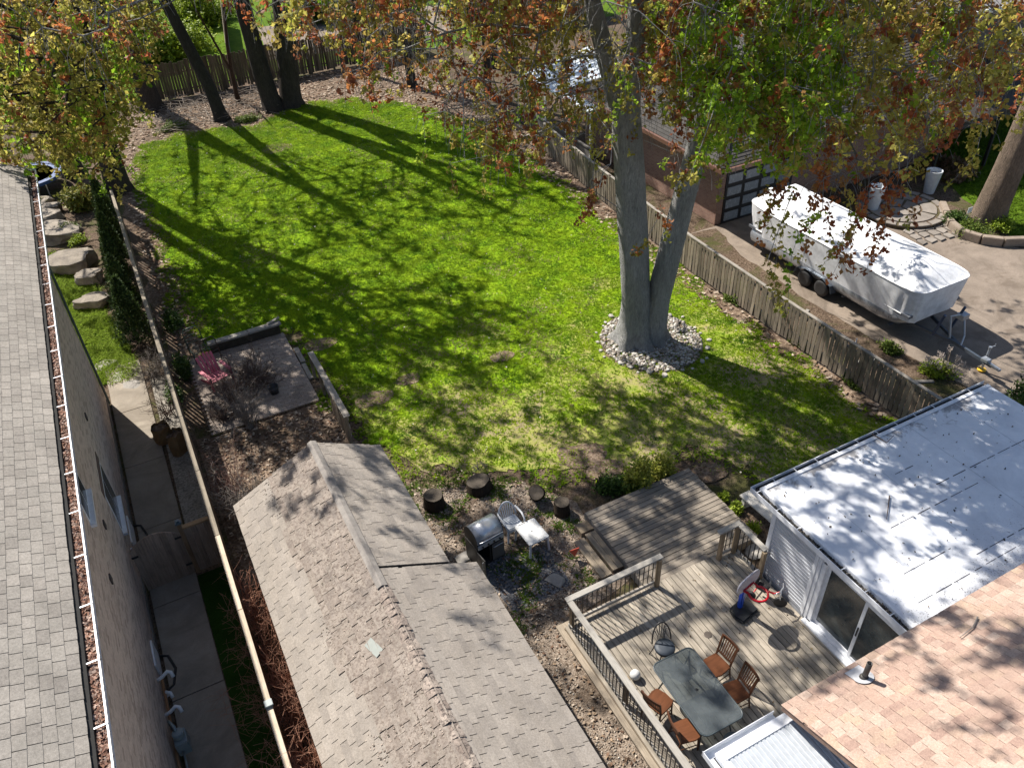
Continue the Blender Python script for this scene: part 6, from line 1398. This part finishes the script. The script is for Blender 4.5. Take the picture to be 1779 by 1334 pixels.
# back trees
def simple_tree(name, label, base, top, r, crown, R, n, seed, bark, weights, fork=None, per=6, L=.15, W=.13, keep=clumpy(.12, .36, 1.7), strands=(), minz=4., twigs=2, rmn=15., extra=None):
    b_ = np.array(base, float); tp = np.array(top, float)
    st = [(*b_[:2], -.05, r)]+[(*(b_+(tp-b_)*f+np.array([.15*math.sin(f*5+seed), .12*math.cos(f*4+seed), 0])), r*(1-.68*f)) for f in (.08, .25, .45, .65, .85, 1.)]
    stems = [st]
    if fork: f0 = np.array(st[2][:3]); fk = np.array(fork); stems.append([(*f0, r*.6), (*(f0+(fk-f0)*.5), r*.45), (*fk, r*.15)])
    tips = crown_tips(crown, R, n, seed, .3, minz+1, rm=rmn)
    if extra is not None: tips = np.concatenate([tips, crown_tips(*extra, seed+300, .1, minz+1, rm=rmn)])
    return tree(name, label, stems, tips, list(strands), bark, weights, seed, minz=minz, twigs=twigs, tl=(.7, 1.6), step=.33, per=per, L=L, W=W, keepf=keep, flare=.3, rmin=rmn, tipr=.016)
spr = {'olive': 1., 'gold': .8, 'green': .6, 'rust': .2}
simple_tree('back_tree', 'left trunk of the dark pair of trees standing against the back fence', (8.75, 47.2, 0), (7.0, 48.5, 22), .52, (8, 44, 13.5), (6.5, 6, 6), 250, 81, bark_d, spr, (10.5, 45, 17))
simple_tree('back_tree', 'thicker right trunk of the dark pair of trees by the back fence', (9.75, 47.3, 0), (11.8, 47, 23), .60, (12.8, 43.5, 13.5), (6.5, 6.5, 6), 270, 82, bark_d, {'rust': 1., 'olive': 1., 'green': .4}, (8.6, 46, 16))
simple_tree('leaning_tree', 'slim grey trunk leaning left in front of the back fence', (5.82, 47.25, 0), (1.6, 49, 21), .36, (3.0, 45, 13), (5.5, 5.5, 5), 170, 83, M_bark('grey_bark', (.10, .09, .085), (.045, .04, .038), 1.), spr)
simple_tree('back_tree', 'dark forked tree at the left end of the back fence', (2.7, 51.3, 0), (1.0, 52, 22), .58, (0, 50, 14), (6, 6, 6), 130, 84, bark_d, spr, (-2.5, 50, 15))
simple_tree('young_tree', 'thin reddish young tree between the leaning trunk and the dark pair', (7.3, 49.7, 0), (7.9, 50.2, 7), .13, (7.8, 50, 6.5), (2, 2, 2), 40, 85, M_bark('red_bark', (.16, .10, .075), (.08, .05, .04), 1.5), {'green': 1., 'gold': .6, 'olive': .4}, (6.0, 49.5, 6))
for i, (x, y, h, lab) in enumerate(((15.3, 50.6, 11, 'thin dark tree by the back fence behind the hanging rust leaves'), (19.9, 42.2, 12, 'slim dark tree at the far end of the iron fence'), (17.0, 46.5, 12, 'dark straight trunk at the far corner of the lawn'), (22.8, 47, 13, 'dark trunk standing between outbuilding and porch'))):
    simple_tree('yard_tree', lab, (x, y, 0), (x+.8*math.sin(i), y+.5, h+4), .2+.03*i, (x-(1.5 if i in (1, 2) else 0), y-1, h-.5), (5, 5, 4) if i in (1, 2) else (3.2, 3.2, 3), 190 if i in (1, 2) else 70, 90+i, bark_d, {'rust': 1., 'olive': 1., 'gold': .6}, minz=3., keep=clumpy(.02, .4, 4.4))
# leafy trees on the left
rg = np.random.default_rng(95); st6 = []
for _ in range(420):
    x = rg.uniform(-10, 285); y = 330*rg.random()**.75
    if y > np.interp(x, LOWX, LOWY)+rg.normal(0, 10): continue
    p = at_range(x, y, rg.uniform(27, 37))
    if p[2] < .8: continue
    st6.append((p+np.array([rg.normal(0, .25), rg.normal(0, .25), rg.uniform(.8, 1.8)]), p))
for (x, y, r) in ((255, 215, 40), (265, 230, 41), (240, 190, 38), (215, 310, 36), (230, 300, 36), (180, 345, 36), (150, 345, 35), (205, 350, 36)):
    p = at_range(x, y, r); st6.append((p+np.array([0, 0, 1.2]), p))
half = len(st6)//2
simple_tree('ivy_tree', 'olive leaved tree standing by the far end of the long fence', (-.45, 40.3, 0), (-.8, 41.5, 23), .52, (.2, 38.5, 13), (6.5, 6.5, 6.5), 260, 96, bark_d, {'olive': 1.3, 'gold': .5, 'green': .35, 'rust': .12}, (2.0, 38.5, 15), strands=st6[:half], minz=2.5, rmn=25., extra=((2.6, 32.5, 12.5), (5.5, 5, 3.5), 260), keep=clumpy(.05, .4, 2.2))
simple_tree('ivy_tree', 'olive leaved tree with drooping branches behind the brick house roof', (-2.1, 43.5, 0), (-3.0, 43.5, 21), .46, (-5, 41, 11), (6.5, 6.5, 6), 150, 97, bark_d, {'olive': 1.3, 'gold': .5, 'green': .3, 'rust': .1}, (-6, 40.5, 13), strands=st6[half:], minz=2.5, rmn=25.)
# tree on the right
simple_tree('roadside_tree', 'thick tan barked tree rising from hostas behind the stone kerb', (30.1, 17.6, 0), (31.0, 16.6, 17), .62, (31, 17, 15), (6, 6, 5), 110, 98, bark_t, {'rust': 1., 'olive': 1., 'gold': .6}, minz=7.)

# ---- shrubs
def leaf_blob(name, label, c, R, n, cols, seed, cat='shrub', L=.07, W=.05, per=4, stemmat=None, droop=-.2, group=None, clumps=14):
    rg = np.random.default_rng(seed); t = thing(name, label, cat, (c[0], c[1], c[2]), 0, group)
    k = rg.normal(0, 1, (clumps, 3)); k /= np.linalg.norm(k, axis=1, keepdims=True); k *= rg.random((clumps, 1))**.4*.75; k[:, 2] = np.abs(k[:, 2])
    P = k[rg.integers(0, clumps, n)]+rg.normal(0, .2, (n, 3)); P[:, 2] = np.abs(P[:, 2])+.05
    V, F, C = leaves(P*np.array(R), np.asarray(cols)[rg.integers(0, len(cols), n)], per, L, W, rg, droop, .03)
    link('foliage', npmesh('foliage', V, F, M_leaf('shrub_leaf', .3), C), t, False, kind='stuff')
    b = MB()
    for q in k[:10]: p = q*np.array(R)*.9; b.tube([(0, 0, -.03), tuple(p*.5+np.array([0, 0, .05])), tuple(p)], [.018, .012, .005], 5)
    b.obj('stem', stemmat or bark_d, t, world=False); return t
def cedar(name, label, c, h, r, n, seed, cols=((.04, .075, .018), (.06, .105, .024), (.085, .13, .03), (.025, .05, .014)), group=None):
    rg = np.random.default_rng(seed); t = thing(name, label, 'cedar', c, 0, group); z = rg.random(n)**.8; a = rg.random(n)*6.283
    rad = r*(1-z)**.75*(.55+.5*rg.random(n))*(1+.25*np.sin(a*5+z*9)); P = np.stack([rad*np.cos(a), rad*np.sin(a), z*h+.05], 1)
    V, F, C = leaves(P, np.asarray(cols)[rg.integers(0, len(cols), n)], 3, .11, .05, rg, -.9, .03)
    link('foliage', npmesh('foliage', V, F, M_leaf('cedar_leaf', .15, .7), C), t, False, kind='stuff')
    b = MB(); b.tube([(0, 0, -.03), (0, 0, h*.9)], [.06, .012], 8); b.obj('trunk', bark_d, t, world=False); return t
for i, (px, py, h, r, lab) in enumerate(((240, 590, 2.4, .62, 'largest dark cedar of the hedge nearest the walk'), (228, 545, 2.3, .55, 'dark cedar second in the hedge along the long fence'), (215, 500, 2.2, .5, 'cedar in the middle of the hedge with a lighter tip'), (208, 462, 2.2, .5, 'cedar in the hedge beside the small limestone block'), (200, 425, 2.1, .48, 'cedar at the far end of the hedge under the olive leaves'), (193, 395, 2.2, .45, 'thin cedar beyond the hedge end'))):
    p = at(px, py, .0); cedar('cedar_shrub', lab, (min(p[0], -1.18), p[1], 0), h, r, 1900, 110+i)
G1 = [(.10, .16, .02), (.14, .20, .025), (.07, .11, .016), (.18, .22, .04)]; G2 = [(.05, .10, .014), (.08, .14, .02), (.035, .07, .01)]; LIME = [(.24, .32, .02), (.30, .38, .03), (.18, .26, .02)]; YB = [(.38, .40, .05), (.30, .33, .04), (.24, .26, .04), (.44, .42, .08)]; YEL = [(.20, .22, .03), (.14, .15, .03), (.26, .24, .06), (.10, .12, .02)]
for (px, py, z, R, n, cols, lab) in (
    (1112, 846, 0, (.45, .40, .95), 900, YB, 'yellow green feathery bush at the back edge of the low deck'), (1150, 828, 0, (.36, .32, .75), 600, YB, 'small golden bush touching the low deck planks'), (1060, 850, 0, (.45, .4, .4), 600, G2, 'low dark green bush between stumps and low deck'), (1095, 850, 0, (.4, .35, .45), 500, G1, 'mid green bush in the middle of the plants behind the low deck'),
    (1280, 886, 0, (.16, .16, .26), 160, LIME, 'lime green plant beside the low deck corner by the short railing'), (1256, 868, 0, (.13, .13, .22), 110, LIME, 'small lime sprout at the edge of the low deck'), (1308, 922, 0, (.15, .15, .24), 130, LIME, 'lime green plant next to the pale slabs'),
    (55, 355, .2, (.6, .6, .5), 500, YEL, 'straggly yellow shrub behind the limestone boulders'), (150, 360, 0, (1.0, .9, 1.0), 1400, YEL, 'pale leafy shrub above the limestone boulders'), (120, 400, .2, (.45, .4, .3), 300, G1, 'green tuft of leaves among the boulders'), (135, 420, .2, (.4, .4, .25), 260, LIME, 'bright green clump in front of the blocky boulder'),
    (290, 95, 0, (3.2, 2.4, 3.0), 4200, LIME, 'bright lime green bush beyond the back fence'), (350, 40, 0, (2.6, 2.4, 3.2), 3000, LIME, 'second lime bush behind the tan plank fence end'), (540, 40, 0, (3, 2, 2.6), 2600, G1, 'green bush behind the back fence centre'), (640, 25, 0, (4, 3, 3.5), 3200, G1, 'broad green bush by the pale terrace'), (820, 20, 0, (4, 3, 3.0), 2400, YEL, 'olive bush between terrace and outbuilding'),
    (1690, 405, .1, (.75, .6, .4), 700, G1, 'hosta clump on the near side of the tan barked tree'), (1735, 395, .1, (.6, .6, .45), 600, LIME, 'bright hosta clump on the street side of the tan barked tree'), (1660, 385, .1, (.6, .5, .4), 600, G2, 'dark hosta clump by the white sign plate'), (1645, 300, 0, (1.2, 1.2, .5), 900, [(.16, .10, .06), (.12, .10, .03), (.2, .13, .08)], 'reddish low shrub beside the planter near the tree'),
    (1625, 650, 0, (.5, .6, .45), 600, LIME, 'yellow green ground plants by the trailer tongue'), (1545, 610, 0, (.3, .5, .3), 300, G1, 'green weeds along the fence beside the boat'), (1270, 520, 0, (.3, .5, .3), 320, G1, 'weeds at the foot of the grey fence opposite the maple'), (1390, 600, 0, (.25, .5, .22), 260, G1, 'weeds at the foot of the grey fence opposite the boat bow'), (1480, 665, 0, (.25, .6, .25), 260, G1, 'weeds at the foot of the grey fence by the flat roof'), (1010, 300, 0, (.3, .8, .3), 260, YEL, 'pale weeds along the far part of the grey fence'),
    (225, 800, 0, (.01, .01, .01), 0, G1, ''), (305, 690, 0, (.25, .6, .5), 300, G2, 'dark ivy clump by the long fence opposite the walk end'), (318, 640, .0, (.3, .8, .5), 420, G2, 'ivy growing on the patio side of the long fence'), (300, 560, 0, (.35, .9, .4), 420, G2, 'ivy on the lawn side of the long fence near the chair frame'), (430, 210, 0, (.9, .5, .35), 420, G1, 'leafy weeds at the foot of the dark pair of trees'), (300, 225, 0, (.9, .6, .4), 420, G1, 'weeds among the dry leaves under the forked tree'),
    (1760, 180, 0, (2.5, 2, 2.2), 1500, YEL, 'yellowish shrub beside the entrance canopy'), (1740, 110, 0, (3, 3, 2.5), 1500, LIME, 'sunlit green shrub beyond the two storey wing')):
    if n: p = at(px, py, z); leaf_blob('leafy_shrub', lab, (p[0], p[1], z), R, n, cols, int(px*7+py), L=.09 if max(R) < 1 else .2, W=.05 if max(R) < 1 else .14)
p = at(1772, 690, 0); cedar('young_cedar', 'feathery green cedar beyond the corner of the flat roof', (19.7, 8.6, 0), 2.9, .8, 2200, 131, ((.04, .08, .015), (.06, .11, .02), (.09, .13, .03)))
# flower heads by the trailer
FH = thing('dry_hydrangea', 'dry hydrangea with pale round flower heads by the trailer tongue', 'shrub', (20.2, 11.4, 0)); rr = random.Random(3); b = MB(); hd = []
for i in range(22):
    q = Vector((rr.uniform(-.55, .55), rr.uniform(-.5, .5), rr.uniform(.45, .75))); b.tube([(0, 0, 0), q*.6+Vector((0, 0, .05)), q], [.01, .007, .004], 4); hd.append(q)
b.obj('stem', M('dry_stem', (.30, .23, .17), None, 10), FH, world=False)
for q in hd:
    V, F, C = leaves(np.array([list(q)]*26)+np.random.default_rng(5).normal(0, .045, (26, 3)), np.array([(.42, .36, .32)]*26), 2, .03, .03, np.random.default_rng(7), 0, .01); link('flower_head', npmesh('flower_head', V, F, drymat, C), FH, False)

# ---- bare shrubs and brush
def bare(name, label, c, n, h, spread, seed, col, lean=(0, 0), cat='shrub', sub=5, curl=.0):
    rg = np.random.default_rng(seed); t = thing(name, label, cat, c); P, Q, R0, R1 = [], [], [], []
    for i in range(n):
        a = rg.random()*6.28; s = rg.random()**.6*spread; q0 = np.array([rg.normal(0, .06*spread+.03), rg.normal(0, .06*spread+.03), 0.]); L_ = h*(.6+.5*rg.random()); d = np.array([math.cos(a)*s+lean[0], math.sin(a)*s+lean[1], 1.]); d /= np.linalg.norm(d); r = .010+.006*rg.random()
        m_ = 6
        for j in range(m_):
            d = d+rg.normal(0, .12+curl, 3); d /= np.linalg.norm(d); q1 = q0+d*L_/m_; q1[2] = max(q1[2], .02); r1 = r*.8; P.append(q0); Q.append(q1); R0.append(r); R1.append(r1)
            if j > 0:
                for _ in range(sub if rg.random() < .6 else 1):
                    e = d*.5+rg.normal(0, .7, 3); e /= np.linalg.norm(e); z0 = q1; l = L_*.22*rg.random()+.08
                    for _k in range(2): z1 = z0+e*l*.5; z1[2] = max(z1[2], .02); P.append(z0); Q.append(z1); R0.append(r1*.45+.0015); R1.append(r1*.35+.001); z0 = z1; e = e+rg.normal(0, .3, 3)
            q0, r = q1, r1
    V, F = frusta(np.array(P), np.array(Q), np.array(R0), np.array(R1), 4); link('twigs', npmesh('twigs', V, F, col), t, False, kind='stuff'); return t
tw1 = M('twig_brown', (.16, .115, .095), (.09, .06, .05), 20); tw2 = M('twig_red', (.50, .27, .18), (.34, .16, .11), 20); tw3 = M('twig_grey', (.30, .27, .24), (.18, .155, .14), 20)
bare('brush_pile', 'tangled pile of bare brown branches on the patio pavers', (1.6, 22.0, .05), 95, 1.25, 2.2, 141, tw1, sub=5, curl=.18, cat='brush')
bare('bare_shrub', 'bare reddish brown shrub growing in front of the pink chair', (.75, 21.4, .03), 40, 1.15, 1.3, 149, tw1, curl=.08)
bare('bare_shrub', 'tall bare grey stemmed shrub between the patio and the shed', (.95, 19.9, 0), 26, 1.9, .55, 142, tw3)
bare('bare_shrub', 'bare brown shrub arching beside the bleached driftwood', (.35, 20.6, 0), 30, 1.3, 1.2, 143, tw1, curl=.06)
bare('bare_shrub', 'pale stiff dead shrub against the corner of the shed roof', (.15, 16.3, 0), 40, 1.5, .7, 144, tw3)
bare('bare_shrub', 'reddish bare shrub between shed corner and long fence', (-.05, 17.3, 0), 36, 1.3, 1.0, 145, M('twig_rose', (.28, .17, .14), (.17, .10, .08), 20), curl=.05)
bare('bare_shrub', 'grey tangled brush on the walk side of the long fence by the cedars', (-1.15, 24.2, 0), 44, .9, 1.8, 146, tw3, curl=.12)
bare('bare_shrub', 'low dark brush on the gravel strip by the paper bags', (-1.05, 21.8, 0), 24, .8, 1.4, 147, tw1, curl=.1)
for i, y in enumerate((12.6, 11.5, 10.5, 9.6, 8.8, 8.0)):
    bare('red_twig_shrub', ('red twig shrub in the gap by the shed corner', 'red twig shrub second along the gap between fence and shed', 'red twig shrub third along the gap between fence and shed', 'red twig shrub beside the capped fence post', 'red twig shrub just past the capped fence post', 'red twig shrub at the end of the gap by the shed eave')[i], (-.40, y, 0), 30, 1.75, .26, 150+i, tw2, curl=.07)
bare('bare_shrub', 'dead twigs against the corner of the shed on the gravel', (6.2, 14.9, 0), 6, .2, 2, 160, tw3)
# branch litter under the back trees
rg = np.random.default_rng(171); n = 420; P0 = np.stack([rg.uniform(2.5, 9, n), rg.uniform(46.8, 51.8, n), rg.uniform(.02, .3, n)], 1); a = rg.random(n)*6.28; l = rg.uniform(.3, 1.3, n); P1 = P0+np.stack([np.cos(a)*l, np.sin(a)*l, rg.uniform(-.02, .25, n)], 1)
V, F = frusta(P0, P1, np.full(n, .018), np.full(n, .009), 4); o = link('fallen_branches', npmesh('fallen_branches', V, F, M('branch_pale', (.34, .29, .24), (.2, .165, .135), 14)), kind='stuff'); tag(o, 'pale fallen branches heaped under the trees at the back fence', 'branches')
# twigs on roofs
for (pts, z, lab) in (([(1545, 862), (1543, 880), (1540, 903)], 2.80, 'crooked bare twig lying on the flat white roof'), ([(1698, 1072), (1690, 1090), (1667, 1108)], 4.0, 'curved pale twig on the pink shingles'), ([(1515, 755), (1540, 770), (1553, 757)], 2.80, 'thin curled twig near the back gutter of the flat roof')):
    q = []
    for p in pts:
        w = at(*p, z)
        if z > 3:
            for _ in range(6): w = at(*p, 3.32+(4.41-w[1])*PP)
        q.append((w[0], w[1], w[2]+.02))
    b = MB(); b.tube(q, [.014, .012, .006], 6); o = b.obj('twig', tw1 if z < 3 else tw3); tag(o, lab, 'twig')
